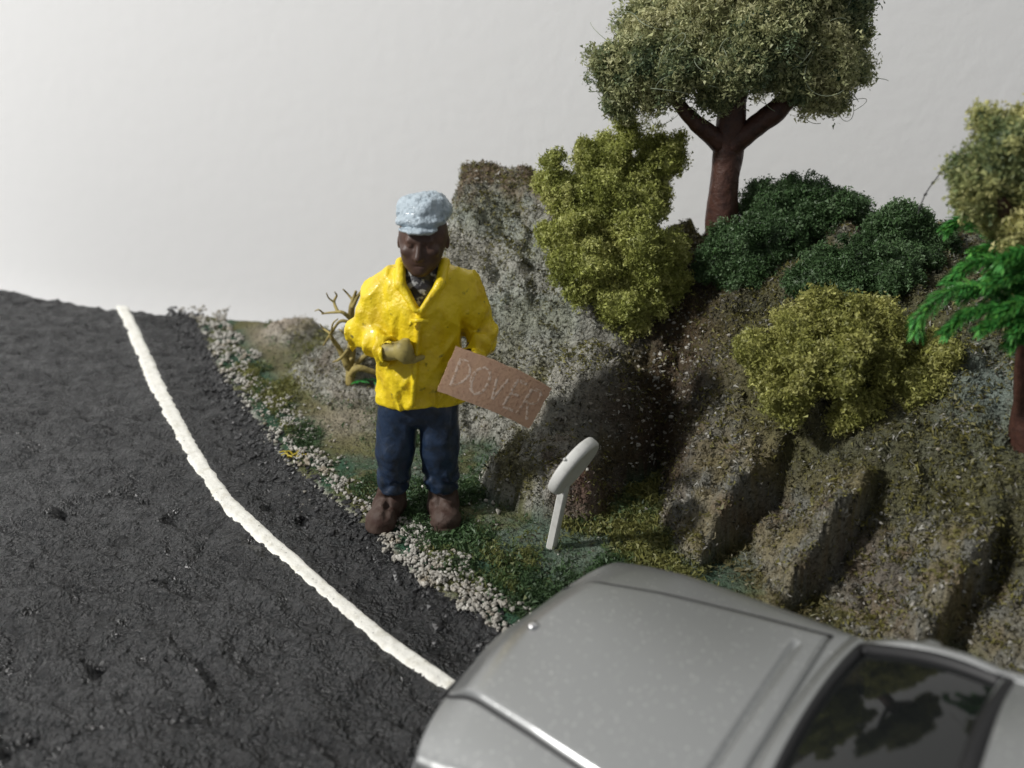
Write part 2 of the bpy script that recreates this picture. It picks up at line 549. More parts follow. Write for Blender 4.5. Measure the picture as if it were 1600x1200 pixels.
def build_terrain():
    da = 0.05
    a = np.concatenate([np.arange(-21, -9, 0.09), np.arange(-9, 6.0, 0.042), np.arange(6.0, 12.01, 0.09)])
    b = np.concatenate([np.arange(-4, 1.5, 0.10), np.arange(1.5, BMAX, 0.042), [BMAX]])
    A, B = np.meshgrid(a, b, indexing='ij')
    X = A * E1[0] + B * E2[0]
    Y = A * E1[1] + B * E2[1]
    Z = hfun(X.ravel(), Y.ravel()).reshape(X.shape)
    s = sdist(GR, X, Y)
    q = sdist(HF, X, Y)
    V = np.stack([X, Y, Z], -1).reshape(-1, 3)
    na, nb = len(a), len(b)
    F = grid_faces(na, nb)
    # colours
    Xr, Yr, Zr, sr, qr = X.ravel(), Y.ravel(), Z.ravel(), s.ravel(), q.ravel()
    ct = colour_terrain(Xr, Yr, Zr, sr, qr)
    nn = fbm(Xr * 0.8, Yr * 0.8, 0, 3, 131)
    nf = fbm(Xr * 7, Yr * 7, 0, 3, 141)
    base = 0.028 + 0.010 * nn + 0.008 * nf
    ls = sdist(np.vstack([LINE_MID, [[2.2, 5.0], [8, 0.5]]]), Xr, Yr)
    base = np.where(ls > 0, 0.015 + 0.005 * nf, base)          # fresh black between line and gravel
    base = base * (1 - 0.5 * np.exp(-(ls / 0.45) ** 2) * smooth(0.0, 0.4, nn + 0.2))
    cr = np.stack([base * 0.99, base, base * 1.03], -1)
    cen = s.ravel()[F].mean(1)
    road = cen < 0
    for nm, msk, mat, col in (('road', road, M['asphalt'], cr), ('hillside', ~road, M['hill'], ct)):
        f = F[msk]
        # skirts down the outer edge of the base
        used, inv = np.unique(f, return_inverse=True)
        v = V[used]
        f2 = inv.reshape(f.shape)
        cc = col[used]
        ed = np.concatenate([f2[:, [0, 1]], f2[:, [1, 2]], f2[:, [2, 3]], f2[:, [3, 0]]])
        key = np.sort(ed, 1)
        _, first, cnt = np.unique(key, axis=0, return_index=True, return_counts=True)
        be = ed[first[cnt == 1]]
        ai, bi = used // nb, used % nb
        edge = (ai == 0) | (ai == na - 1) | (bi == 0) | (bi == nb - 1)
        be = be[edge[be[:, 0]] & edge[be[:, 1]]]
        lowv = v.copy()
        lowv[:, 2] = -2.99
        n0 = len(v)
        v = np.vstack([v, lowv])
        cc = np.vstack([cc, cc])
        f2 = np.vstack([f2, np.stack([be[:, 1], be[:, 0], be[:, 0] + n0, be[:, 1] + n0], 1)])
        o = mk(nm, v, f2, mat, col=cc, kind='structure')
        OBJ[nm] = o

OBJ = {}
build_terrain()

# white edge line, a thick hand-painted film
def build_line():
    n, m = 420, 7
    def ext(P):
        P = np.vstack([P, P[-1] + (P[-1] - P[-2]) * 1.4 + np.array([0.15, 0.05])])
        seg = np.linalg.norm(np.diff(P, axis=0), axis=1)
        t = np.concatenate([[0], np.cumsum(seg)])
        u = np.linspace(0, t[-1], n)
        return np.stack([np.interp(u, t, P[:, k]) for k in (0, 1)], -1)
    A, B = ext(LL), ext(LR)
    tt = np.arange(n) * 0.03
    ja = 0.016 * fbm(tt * 9, 0, 0, 3, 201, 0.6) + 0.10
    jb = 0.016 * fbm(tt * 9, 9, 0, 3, 211, 0.6) - 0.10
    f = np.linspace(0, 1, m)[None, :] 
    f = f + np.where(f < 0.5, ja[:, None] * (1 - f * 2), jb[:, None] * (f * 2 - 1))
    P = A[:, None, :] * (1 - f[..., None]) + B[:, None, :] * f[..., None]
    z = hfun(P[..., 0].ravel(), P[..., 1].ravel()).reshape(n, m)
    zm_ = z.mean(1)
    zm_ = np.convolve(np.pad(zm_, 6, mode='edge'), np.ones(13) / 13, 'valid')
    z = 0.3 * z + 0.7 * zm_[:, None] + 0.006
    lift = np.where((np.arange(m) == 0) | (np.arange(m) == m - 1), -0.015, 0.008)[None, :]
    z = z + lift + 0.006 * fbm(P[..., 0] * 6, P[..., 1] * 6, 0, 3, 221)
    V = np.concatenate([P, z[..., None]], -1).reshape(-1, 3)
    return mk('edge_line', V, grid_faces(n, m)[:, ::-1], M['line'], OBJ['road'])
build_line()['label'] = 'hand painted white edge line on the road'

# wall behind and the sheet the base stands on
def build_backdrop():
    d = np.array([0.951, -0.309])
    nrm = np.array([0.309, 0.951])
    o0 = np.array([0, 19.6])
    # profile: up the wall with a soft fold at the foot
    prof = [(0.0, 70.0), (0.0, 20.0), (0.0, 4.0), (0.0, 0.5), (0.0, -1.0), (-0.05, -2.0), (-0.2, -2.5), (-0.5, -2.85), (-1.0, -3.0)]
    prof = np.array(prof)
    t = np.linspace(-90, 90, 61)
    V = np.array([[*(o0 + d * tt + nrm * p[0]), p[1]] for tt in t for p in prof])
    mk('wall', V, grid_faces(len(t), len(prof)), M['wall'], kind='structure')
    x = np.linspace(-80, 80, 9)
    y = np.linspace(-70, 0, 9)
    V = np.array([[*(o0 + d * a + nrm * (b - 0.98)), -3.0] for a in x for b in y])
    mk('table', V, grid_faces(9, 9), M['table'], kind='structure')
build_backdrop()

# ------------------------------------------------------------------ crumbs, pebbles
def crumb_mesh(P, size, ntri, rg, spread=0.5, thin=0.35):
    N = len(P)
    size = np.broadcast_to(size, (N,))
    C = P[:, None, :] + rg.normal(0, 1, (N, ntri, 3)) * (size * spread)[:, None, None]
    d1 = rg.normal(0, 1, (N, ntri, 3))
    d1 /= np.linalg.norm(d1, axis=2, keepdims=True)
    d2 = rg.normal(0, 1, (N, ntri, 3))
    d2 /= np.linalg.norm(d2, axis=2, keepdims=True)
    L = size[:, None, None] * rg.uniform(0.7, 1.3, (N, ntri, 1))
    v0 = C - d1 * L * 0.6
    v1 = C + d1 * L * 0.6
    v2 = C + d2 * L * thin * rg.uniform(0.8, 1.8, (N, ntri, 1))
    V = np.stack([v0, v1, v2], 2).reshape(-1, 3)
    F = np.arange(len(V)).reshape(-1, 3)
    return V, F

def crumb_cols(col, ntri, rg, jit=0.22):
    N = len(col)
    c = np.repeat(col[:, None, :], ntri, 1) * rg.uniform(1 - jit, 1 + jit, (N, ntri, 1))
    return np.clip(np.repeat(c.reshape(-1, 1, 3), 3, 1).reshape(-1, 3), 0.002, 0.9)

def ground_cover():
    rg = np.random.default_rng(21)
    N = 420000
    A = rg.uniform(-10.0, 8.5, N)
    B = rg.uniform(3.0, BMAX - 0.02, N)
    X, Y = A * E1[0] + B * E2[0], A * E1[1] + B * E2[1]
    s = sdist(GR, X, Y)
    keep = s > 0.25
    # only what the picture or a step beside it can show
    keep &= (np.abs(X) < 0.75 * Y + 2.0)
    X, Y, s = X[keep], Y[keep], s[keep]
    Z = hfun(X, Y)
    q = sdist(HF, X, Y)
    e = 0.03
    gx = (hfun(X + e, Y) - Z) / e
    gy = (hfun(X, Y + e) - Z) / e
    slope = np.sqrt(gx ** 2 + gy ** 2)
    n = fbm(X * 1.1, Y * 1.1, Z * 1.1, 3, 301)
    n2 = fbm(X * 3.5, Y * 3.5, Z * 3.5, 3, 311)
    flat = 1 - smooth(0.10, 0.34, Z)
    nver = smooth(-0.25, 0.35, fbm(X * 1.3, Y * 1.3, 0, 3, 321) + smooth(-1.2, 0.2, X) * 0.55 - 0.2)
    dens = flat * nver * 1.0 + (1 - flat) * (0.30 + 0.35 * smooth(-0.2, 0.6, n2) + 0.35 * smooth(0, 0.6, n)) * (1 + 0.4 * np.clip(slope - 0.5, 0, 2))
    dens *= np.where((X < -1.6), 0.55, 1.0)
    dens *= 1 - 0.5 * flat * smooth(1.8, 2.6, X)
    tn = np.exp(-(((X + 4.25) / 0.5) ** 2 + ((Y - 15.7) / 0.55) ** 2)) + np.exp(-(((X + 2.35) / 0.7) ** 2 + ((Y - 12.0) / 0.5) ** 2))
    dens *= 1 - 0.9 * np.clip(tn, 0, 1)
    keep = rg.uniform(0, 1, len(X)) < dens
    X, Y, Z, s, q, n, n2, flat = [v[keep] for v in (X, Y, Z, s, q, n, n2, flat)]
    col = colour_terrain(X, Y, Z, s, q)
    pick = rg.uniform(0, 1, len(X))
    olive = np.array([0.20, 0.185, 0.055])
    lightg = np.array([0.36, 0.35, 0.31])
    col = np.where((pick < 0.30 + 0.25 * n)[:, None], olive * rg.uniform(0.6, 1.25, (len(X), 1)), col)
    col = np.where(((pick > 0.92) & (flat < 0.3))[:, None], lightg, col)
    col = np.where(((pick > 0.55) & (pick < 0.68) & (flat < 0.3))[:, None], np.array([0.045, 0.042, 0.028]), col)
    gsel = flat > 0.5
    gcol = np.array([0.062, 0.112, 0.045]) * (1 + 0.3 * n2[:, None])
    rgt_ = smooth(1.6, 2.6, X)[:, None]
    gcol = gcol * (1 - rgt_) + np.array([0.15, 0.13, 0.06]) * rgt_
    ycol = np.array([0.20, 0.20, 0.06])
    gmix = smooth(-0.15, 0.9, n + 0.5 * n2 + rg.normal(0, 0.25, len(X)))[:, None]
    col = np.where(gsel[:, None], gcol * (1 - gmix) + ycol * gmix, col)
    P = np.stack([X, Y, Z + 0.012], -1)
    size = rg.uniform(0.030, 0.066, len(X)) * np.where(gsel, 1.15, 1.0)
    P[:, 2] += np.where(gsel, rg.uniform(0, 0.05, len(X)), 0)
    nt = 3
    for nm, msk, lab in (('grass', gsel, 'dark green and yellowish flock grass on the verge'),
                         ('moss', ~gsel, 'olive and grey turf crumbs glued over the rocky hillside')):
        V, F = crumb_mesh(P[msk], size[msk], nt, rg, 0.35, 0.3)
        o = mk(nm, V, F, M['flock'], smooth_shade=False, col=crumb_cols(col[msk], nt, rg), kind='stuff')
        tag(o, lab, 'grass' if nm == 'grass' else 'moss')
ground_cover()

def ico():
    p = (1 + 5 ** 0.5) / 2
    V = np.array([(-1, p, 0), (1, p, 0), (-1, -p, 0), (1, -p, 0), (0, -1, p), (0, 1, p), (0, -1, -p), (0, 1, -p), (p, 0, -1), (p, 0, 1), (-p, 0, -1), (-p, 0, 1)], float)
    V /= np.linalg.norm(V[0])
    F = np.array([(0, 11, 5), (0, 5, 1), (0, 1, 7), (0, 7, 10), (0, 10, 11), (1, 5, 9), (5, 11, 4), (11, 10, 2), (10, 7, 6), (7, 1, 8), (3, 9, 4), (3, 4, 2), (3, 2, 6), (3, 6, 8), (3, 8, 9), (4, 9, 5), (2, 4, 11), (6, 2, 10), (8, 6, 7), (9, 8, 1)])
    return V, F
IV, IF = ico()

def pebbles():
    rg = np.random.default_rng(33)
    variants = []
    for k in range(10):
        v = IV * rg.uniform(0.62, 1.22, (12, 1)) * np.array([1.0, rg.uniform(0.6, 0.9), rg.uniform(0.45, 0.75)])
        variants.append(v)
    P, R = [], []
    # strip along the road edge
    def inside(n, lo, hi, xr, yr):
        X, Y = rg.uniform(*xr, n), rg.uniform(*yr, n)
        s = sdist(GR, X, Y)
        n_ = 0.17 * fbm(X * 2.2, Y * 2.2, 0, 3, 401)
        m = (s + n_ > lo) & (s + n_ < hi) & (fbm(X * 3.1, Y * 3.1, 0, 3, 403) > -0.55 + rg.uniform(-0.3, 0.3, n))
        return X[m], Y[m]
    strips = [inside(26000, 0.02, 0.42, (-1.7, 1.4), (6.4, 9.6)), inside(11000, 0.0, 0.45, (-3.4, -1.6), (8.6, 12.4)),
              inside(14000, 0.0, 0.60, (-6.8, -2.6), (11.0, 17.2)), inside(2600, 0.05, 0.5, (1.2, 5.0), (4.0, 7.0))]
    keepfrac = (0.42, 0.30, 0.40, 0.25)
    for (X, Y), f in zip(strips, keepfrac):
        m = rg.uniform(0, 1, len(X)) < f
        P += list(zip(X[m], Y[m]))
    nst = len(P)
    # loose ones: round the boots, in the gully, at the foot of the hill
    loose = []
    for cx, cy, sx, sy, n in ((690, 770, 70, 30, 34), (520, 740, 40, 40, 50), (640, 770, 40, 40, 22), (760, 800, 25, 30, 16), (480, 690, 40, 50, 22), (1070, 570, 48, 62, 90), (1010, 650, 65, 75, 55),
                              (960, 700, 70, 50, 26), (880, 650, 20, 12, 7), (1000, 790, 40, 40, 16), (1090, 660, 40, 30, 16), (1450, 960, 70, 40, 26), (1280, 960, 40, 18, 20), (1400, 830, 90, 80, 16),
                              (950, 830, 50, 25, 8), (1400, 1010, 70, 12, 14), (1170, 700, 40, 30, 8), (470, 640, 30, 30, 12)):
        for _ in range(n):
            h = hit(cx + rg.normal() * sx * 0.7, cy + rg.normal() * sy * 0.7)
            loose.append(h[:2])
    P = np.array(P + [tuple(l) for l in loose])
    rad = (0.013 + 0.033 * rg.uniform(0, 1, len(P)) ** 1.3) * (1 + 0.25 * smooth(11.5, 14, P[:, 1])) * np.where(np.arange(len(P)) >= nst, rg.uniform(0.6, 1.05, len(P)), 1.0)
    z = hfun(P[:, 0], P[:, 1])
    layer = np.where(np.arange(len(P)) < nst, rg.uniform(0.0, 0.055, len(P)), 0.012)
    d = np.hypot(P[:, 0], P[:, 1])
    order = np.argsort(-(rad / d))
    pick = set()
    # largest in the picture become pieces of their own
    for i in order:
        if len(pick) < 300:
            pick.add(int(i))
    meshes = [make_mesh('pebble', v, IF, M['pebble'], False) for v in variants]
    tints = []
    rest = []
    for i in range(len(P)):
        vi = int(rg.integers(0, 10))
        e = rg.uniform(0, 6.28, 3)
        e[:2] *= 0.5
        loc = (P[i, 0], P[i, 1], z[i] + rad[i] * 0.35 + layer[i])
        if i in pick:
            o = link('pebble', meshes[vi], OBJ['hillside'], loc)
            o.rotation_euler = e
            o.scale = (rad[i],) * 3
        else:
            Rm = np.array(Matrix.Rotation(e[2], 3, 'Z') @ Matrix.Rotation(e[0], 3, 'X'))
            rest.append(((variants[vi] * rad[i]) @ Rm.T + np.array(loc), IF))
    V, F = join(rest)
    g = mk('gravel', V, F, M['pebble'], OBJ['hillside'], False, kind='stuff')
    # grit painted over along the road edge
    X, Y = rg.uniform(-7, 1.6, 90000), rg.uniform(6.2, 18, 90000)
    s = sdist(GR, X, Y)
    nn = 0.10 * fbm(X * 2.2, Y * 2.2, 0, 3, 421)
    m = (s + nn > -0.62) & (s + nn < 0.10) & (rg.uniform(0, 1, len(X)) < 0.26 * smooth(-0.62, 0.0, s + nn) ** 1.4)
    X, Y = X[m], Y[m]
    Z = hfun(X, Y)
    parts = []
    for i in range(len(X)):
        Rm = np.array(Matrix.Rotation(rg.uniform(0, 6.28), 3, 'Z'))
        parts.append(((variants[int(rg.integers(0, 10))] * rg.uniform(0.030, 0.062)) @ Rm.T + np.array([X[i], Y[i], Z[i] - 0.004]), IF))
    V, F = join(parts)
    mk('painted_grit', V, F, M['blackgrit'], OBJ['road'], False, kind='stuff')
pebbles()

# ------------------------------------------------------------------ plants
def blobs_px(lst, Y):
    """(px, py, radius px, dY) -> centres and radii in cm at the plant's own distance."""
    C, R = [], []
    for b in lst:
        y = Y + (b[3] if len(b) > 3 else 0.0)
        C.append(PY(b[0], b[1], y))
        R.append(b[2] / FPX * depth_at(b[0], b[1], y))
    return np.array(C), np.array(R)

def foliage(C, R, dens, size, cols, seed, ntri=4, core_r=0.74, clump=0.30, cut_ground=True, vary=0.4):
    """Crumbs of ground foam gathered in small clumps over the lobes; returns crumb and core geometry."""
    rg = np.random.default_rng(seed)
    P, tone = [], []
    # smaller lobes on the lobes, for a ragged outline
    C0, R0 = C, R
    sc_, sr_ = [], []
    for c, r in zip(C0, R0):
        for _ in range(3):
            d = rg.normal(0, 1, 3)
            d /= np.linalg.norm(d)
            sc_.append(c + d * r * rg.uniform(0.78, 1.0))
            sr_.append(r * rg.uniform(0.26, 0.42))
    C, R = np.vstack([C0, sc_]), np.concatenate([R0 * 0.95, sr_])
    for c, r in zip(C, R):
        nc = max(12, int(44 * (r / 0.4) ** 2))
        d = rg.normal(0, 1, (nc, 3))
        d /= np.linalg.norm(d, axis=1)[:, None]
        lump = 1 + 0.16 * fbm(d[:, 0] * 2 + c[0] * 3, d[:, 1] * 2 + c[1] * 3, d[:, 2] * 2 + c[2] * 3, 2, seed)
        cc = c + d * (r * lump * rg.uniform(0.74, 1.02, nc))[:, None]
        cr = rg.uniform(0.45, 1.1, nc) * clump * 0.40
        ct = rg.normal(0, 1, nc)
        npts = max(6, int(dens * (r ** 2) * 12.6 / nc))
        g = rg.normal(0, 1, (nc, npts, 3))
        g /= np.linalg.norm(g, axis=2, keepdims=True)
        g *= rg.uniform(0.3, 1.0, (nc, npts, 1)) ** 0.5
        p = cc[:, None, :] + g * cr[:, None, None]
        P.append(p.reshape(-1, 3))
        tone.append(np.repeat(ct, npts))
    P, tone = np.vstack(P), np.concatenate(tone)
    # drop what lies deep inside
    ins = np.full(len(P), 1e9)
    for c, r in zip(C, R):
        ins = np.minimum(ins, np.linalg.norm(P - c, axis=1) / r)
    k = ins > core_r * 0.86
    if cut_ground:
        k &= P[:, 2] > hfun(P[:, 0], P[:, 1], False) - 0.08
    P, tone = P[k], tone[k]
    cols = np.array(cols)
    t = np.clip(0.52 + 0.2 * tone + vary * fbm(P[:, 0] * 1.7, P[:, 1] * 1.7, P[:, 2] * 1.7, 3, seed + 5) + rg.normal(0, 0.12, len(P)), 0, 1) * (len(cols) - 1)
    i = np.clip(np.floor(t).astype(int), 0, len(cols) - 2)
    f = (t - i)[:, None]
    col = cols[i] * (1 - f) + cols[i + 1] * f
    # core: the solid foam the crumbs are stuck on
    lo, hi = (C - R[:, None]).min(0) - 0.05, (C + R[:, None]).max(0) + 0.05
    def f_(x, y, z):
        d = 1e9
        for c, r in zip(C, R):
            d = smin(d, np.sqrt((x - c[0]) ** 2 + (y - c[1]) ** 2 + (z - c[2]) ** 2) - r * core_r, 0.06)
        return d + 0.07 * fbm(x * 4.5, y * 4.5, z * 4.5, 3, seed + 9)
    Vc, Qc = snets(f_, lo, hi, 0.05)
    # crumbs stuck all over the core as well
    Pc = np.repeat(Vc, 3, 0) + rg.normal(0, 0.026, (len(Vc) * 3, 3))
    tc_ = np.clip(0.40 + vary * fbm(Pc[:, 0] * 1.7, Pc[:, 1] * 1.7, Pc[:, 2] * 1.7, 3, seed + 5) + rg.normal(0, 0.16, len(Pc)), 0, 1) * (len(cols) - 1)
    i = np.clip(np.floor(tc_).astype(int), 0, len(cols) - 2)
    f = (tc_ - i)[:, None]
    P = np.vstack([P, Pc])
    col = np.vstack([col, cols[i] * (1 - f) + cols[i + 1] * f])
    if cut_ground:
        k = P[:, 2] > hfun(P[:, 0], P[:, 1], False) - 0.08
        P, col = P[k], col[k]
    V, F = crumb_mesh(P, rg.uniform(0.8, 1.6, len(P)) * size, ntri, rg, 0.5, 0.42)
    cc = crumb_cols(col * rg.uniform(0.72, 1.25, (len(P), 1)), ntri, rg, 0.2)
    return V, F, cc, Vc, Qc, cols.mean(0)

def plant(name, label, cat, blobs, Y, base, cols, seed, dens=900, size=0.034, stem_r=0.06, group=None, crown_name='foliage', stem=True):
    C, R = blobs_px(blobs, Y)
    root = empty(name, base, label, cat, group)
    b = np.array(base)
    V, F, cc, Vc, Qc, cm = foliage(C, R, dens, size, cols, seed)
    fo = mk(crown_name, V - b, F, M['flock'], root, smooth_shade=False, col=cc)
    mk('foam_core', Vc - b, Qc, M['flock'], fo, col=np.tile(cm, (len(Vc), 1)))
    if stem:
        top = C[np.argmin(np.linalg.norm(C[:, :2] - b[:2], axis=1))]
        V, F = tube(spline([b - [0, 0, 0.12], b * 0.6 + top * 0.4, top], 8), np.linspace(stem_r, stem_r * 0.5, 8))
        mk('stem', V - b, F, M['twig'], root)
    return root, C, R

OLIVE = [(0.17, 0.18, 0.045), (0.27, 0.28, 0.070), (0.36, 0.36, 0.105), (0.46, 0.45, 0.16)]
LIME = [(0.20, 0.225, 0.050), (0.31, 0.34, 0.085), (0.42, 0.445, 0.13), (0.53, 0.535, 0.20)]
DARK = [(0.034, 0.066, 0.024), (0.060, 0.115, 0.040), (0.090, 0.165, 0.062), (0.16, 0.24, 0.12)]
TREE = [(0.13, 0.18, 0.095), (0.27, 0.30, 0.145), (0.41, 0.42, 0.21), (0.53, 0.52, 0.29)]

def on_ground(px, py):
    h = hit(px, py)
    return h

# ---- big tree
tb = hit(1122, 362)
if tb[1] > 13.3 or tb[1] < 11.5:
    tb = np.array([3.1, 12.6, float(hfun(3.1, 12.6))])
TY = tb[1]
tree = empty('tree', tb, 'tall model tree with red-brown trunk and spreading sage green crown', 'tree')
def limb(pts, rad, n=14, seed=0, rough=0.06):
    P = spline(pts, 40)
    r = np.interp(np.linspace(0, 1, 40), np.linspace(0, 1, len(rad)), rad)
    V, F = tube(P, r, n)
    c = np.repeat(np.vstack([P[:1], P, P[-1:]]), n, 0)
    d = V - c
    V = c + d * (1 + rough * 2 * fbm(V[:, 0] * 5, V[:, 1] * 5, V[:, 2] * 2, 3, 500 + seed))[:, None]
    return V, F
def pp(px, py, dy=0.0):
    return PY(px, py, TY + dy)
tr_parts = limb([tb - [0.02, 0, 0.25], pp(1128, 330), pp(1136, 250), pp(1142, 200), pp(1146, 150)], [0.26, 0.225, 0.20, 0.19, 0.17], 16, 1)
trunk = mk('trunk', tr_parts[0] - tb, tr_parts[1], M['bark'], tree)
for pts, r, sd in (([pp(1138, 232), pp(1112, 212, -0.05), pp(1080, 185, -0.1), pp(1050, 150, -0.15)], [0.16, 0.13, 0.10, 0.08], 2),
                   ([pp(1140, 228), pp(1170, 205, -0.05), pp(1210, 175, -0.1), pp(1250, 140, -0.1)], [0.18, 0.16, 0.145, 0.11], 3),
                   ([pp(1144, 215, 0.05), pp(1150, 170, 0.3), pp(1165, 120, 0.5)], [0.15, 0.12, 0.09], 4)):
    V, F = limb(pts, r, 12, sd)
    mk('branch', V - tb, F, M['bark'], trunk)
tree_blobs = [(1005, 100, 68, -.2), (1085, 55, 78, 0), (1180, 45, 85, -.2), (1278, 85, 72, 0), (1058, 105, 46, -.4), (958, 112, 42, 0), (968, 158, 24, .1), (1230, 108, 42, -.3),
              (1318, 100, 42, .1), (1150, 108, 50, -.5), (1116, 146, 30, -.2), (1120, 5, 72, .2), (1235, 0, 75, .2), (1300, 35, 55, .2), (1010, 45, 55, .3), (1180, -55, 80, 0),
              (1100, -50, 60, .2), (1262, -45, 55, 0), (1300, 148, 26, 0), (1190, 100, 60, .6), (1080, 80, 60, .7), (1270, 60, 60, .6), (1340, 5, 22, .1), (1015, 150, 26, -.2)]
C, R = blobs_px(tree_blobs, TY)
R = R * 0.94
V, F, cc, Vc, Qc, cm = foliage(C, R, 560, 0.040, TREE, 71, ntri=4, core_r=0.70, cut_ground=False, vary=0.55, clump=0.48)
crown = mk('crown', V - tb, F, M['flock'], tree, smooth_shade=False, col=cc)
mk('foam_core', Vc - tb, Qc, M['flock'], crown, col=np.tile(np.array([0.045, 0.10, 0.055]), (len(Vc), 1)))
def fibres(C, R, n, rad, seed, tb, parent, mat, length=(0.5, 1.3)):
    rg = np.random.default_rng(seed)
    parts = []
    for k in range(n):
        i = rg.integers(0, len(C))
        d = rg.normal(0, 1, 3)
        d[1] = -abs(d[1])
        d /= np.linalg.norm(d)
        p = C[i] + d * R[i] * 0.98
        t = np.cross(d, rg.normal(0, 1, 3))
        t /= np.linalg.norm(t)
        L = rg.uniform(*length)
        curl = rg.uniform(2.0, 6.0)
        pts = []
        n2 = np.cross(d, t)
        for u in np.linspace(0, 1, 14):
            pts.append(p + t * math.sin(u * curl) * L / curl + n2 * (1 - math.cos(u * curl)) * L / curl + d * 0.12 * math.sin(u * 3.1))
        parts.append(tube(np.array(pts), rad, 4))
    V, F = join(parts)
    mk('fibre', V - tb, F, mat, parent, kind='stuff')
fibres(C, R, 60, 0.0042, 77, tb, crown, M['fibre'], (0.35, 0.9))

# ---- olive shrub on the shoulder of the rock, and the one behind it
b1 = hit(985, 535)
Y1 = b1[1] + 0.25
plant('shrub', 'large lime olive foam shrub hanging over the tall grey rock', 'shrub',
      [(880, 300, 38, .35), (862, 252, 18, .4), (858, 285, 20, .4), (915, 335, 50, .3), (975, 350, 50, .25), (930, 415, 46, 0), (1000, 425, 46, .05), (1035, 400, 40, .2), (960, 472, 36, -.15), (988, 502, 26, -.1),
       (905, 455, 26, -.1), (1052, 440, 28, .15), (885, 370, 36, .2), (1010, 335, 28, .4), (930, 300, 34, .4), (1000, 380, 40, -.1), (885, 420, 26, 0), (1015, 470, 30, 0)], Y1, b1, LIME, 81, dens=900, size=0.033)
b2 = np.array([PY(985, 300, 12.9)[0], 12.9, 0])
b2[2] = float(hfun(b2[0], b2[1]))
plant('shrub', 'lime olive shrub with a pointed top, behind the large hanging one', 'shrub',
      [(985, 212, 24), (975, 195, 10), (955, 250, 38), (1030, 240, 36, .1), (1005, 278, 40), (1052, 235, 20, .1), (918, 245, 22, -.1), (925, 275, 26), (970, 290, 36), (1020, 300, 26)], b2[1], b2, LIME, 82, dens=900, size=0.033)

# ---- dark green bushes on the plateau
dk = [('low dark green bush at the foot of the tall tree', (1160, 440), [(1150, 388, 42), (1200, 382, 44, .1), (1118, 402, 24, -.1), (1175, 415, 36, -.15), (1225, 405, 34), (1140, 415, 26, -.1)], 83, 0.15),
      ('tallest dark green bush, its rounded top against the wall', (1262, 430), [(1205, 325, 38), (1262, 325, 48), (1312, 340, 42), (1185, 305, 20, .1), (1240, 300, 24), (1290, 365, 44, -.1), (1230, 360, 40, -.1), (1335, 370, 36)], 84, 1.2),
      ('dark green bush just behind the front olive shrub', (1330, 478), [(1285, 430, 38), (1340, 418, 46), (1390, 425, 40), (1265, 440, 24, -.1), (1320, 450, 36, -.1), (1370, 455, 40, -.1)], 85, 0.1),
      ('dark green bush beside the bright green plastic fronds', (1432, 450), [(1400, 360, 36), (1448, 388, 38), (1425, 350, 22), (1415, 400, 42, -.1), (1465, 375, 24), (1440, 420, 36, -.1), (1470, 410, 22)], 86, 0.7)]
for lab, pb, bl, sd, dy in dk:
    bl = [(q_[0], q_[1] + (4 if sd != 84 else 6), q_[2] * 1.22) + tuple(q_[3:]) for q_ in bl]
    b = hit(*pb)
    b = np.array([PY(pb[0], pb[1], b[1] + dy)[0], b[1] + dy, 0.0])
    b[2] = float(hfun(b[0], b[1]))
    plant('bush', lab, 'bush', bl, b[1], b, DARK, sd, dens=1000, size=0.032, group='dark green bushes on the hilltop')

# ---- olive shrub in front
b3 = hit(1330, 672)
Y3 = b3[1] + 0.15
plant('shrub', 'wide golden olive foam shrub on the crest above the rock ribs', 'shrub',
      [(1298, 500, 44, .3), (1250, 520, 46, .25), (1205, 565, 42, .1), (1172, 548, 22, .15), (1360, 508, 46, .3), (1290, 570, 56, 0), (1225, 612, 42, -.1), (1370, 565, 44, .1), (1440, 580, 42, .1), (1400, 628, 38, -.05),
       (1462, 540, 22, .2), (1482, 618, 34, .05), (1455, 610, 40, 0), (1465, 560, 34, .15), (1425, 610, 40, -.1), (1335, 632, 36, -.15), (1502, 640, 16, 0), (1275, 480, 24, .35), (1392, 520, 28, .3), (1360, 655, 18, -.1), (1255, 570, 46, -.1), (1330, 540, 50, 0)], Y3, b3, OLIVE, 87, dens=900, size=0.032)

# ---- tree at the right
rb = hit(1612, 684)
RY = rb[1]
rt = empty('tree', rb, 'tree with blurred sage crown rising beside the bright green fronds', 'tree')
V, F = limb([rb - [-0.05, 0, 0.25], PY(1618, 600, RY), PY(1622, 480, RY), PY(1618, 380, RY), PY(1614, 300, RY - .1)], [0.22, 0.19, 0.14, 0.12, 0.09], 14, 6)
rtrunk = mk('trunk', V - rb, F, M['bark'], rt)
for pts, r in (([PY(1611, 390, RY), PY(1585, 350, RY - .1), PY(1560, 310, RY - .15)], [0.10, 0.085, 0.06]), ([PY(1611, 400, RY), PY(1650, 350, RY), PY(1690, 290, RY)], [0.10, 0.085, 0.06])):
    V, F = limb(pts, r, 10, 8)
    mk('branch', V - rb, F, M['bark'], rtrunk)
C2, R2 = blobs_px([(1540, 270, 55), (1570, 220, 48), (1600, 300, 62), (1515, 262, 26), (1520, 315, 30), (1640, 230, 70), (1680, 300, 70), (1600, 350, 36, -.1), (1720, 240, 60), (1570, 340, 36, .1), (1650, 180, 50), (1650, 330, 60, .3)], RY)
V, F, cc, Vc, Qc, cm = foliage(C2, R2, 800, 0.034, TREE, 88, ntri=4, core_r=0.68, cut_ground=False)
rcr = mk('crown', V - rb, F, M['flock'], rt, smooth_shade=False, col=cc * np.array([1.25, 1.2, 1.0]))
mk('foam_core', Vc - rb, Qc, M['flock'], rcr, col=np.tile(np.array([0.07, 0.11, 0.05]), (len(Vc), 1)))
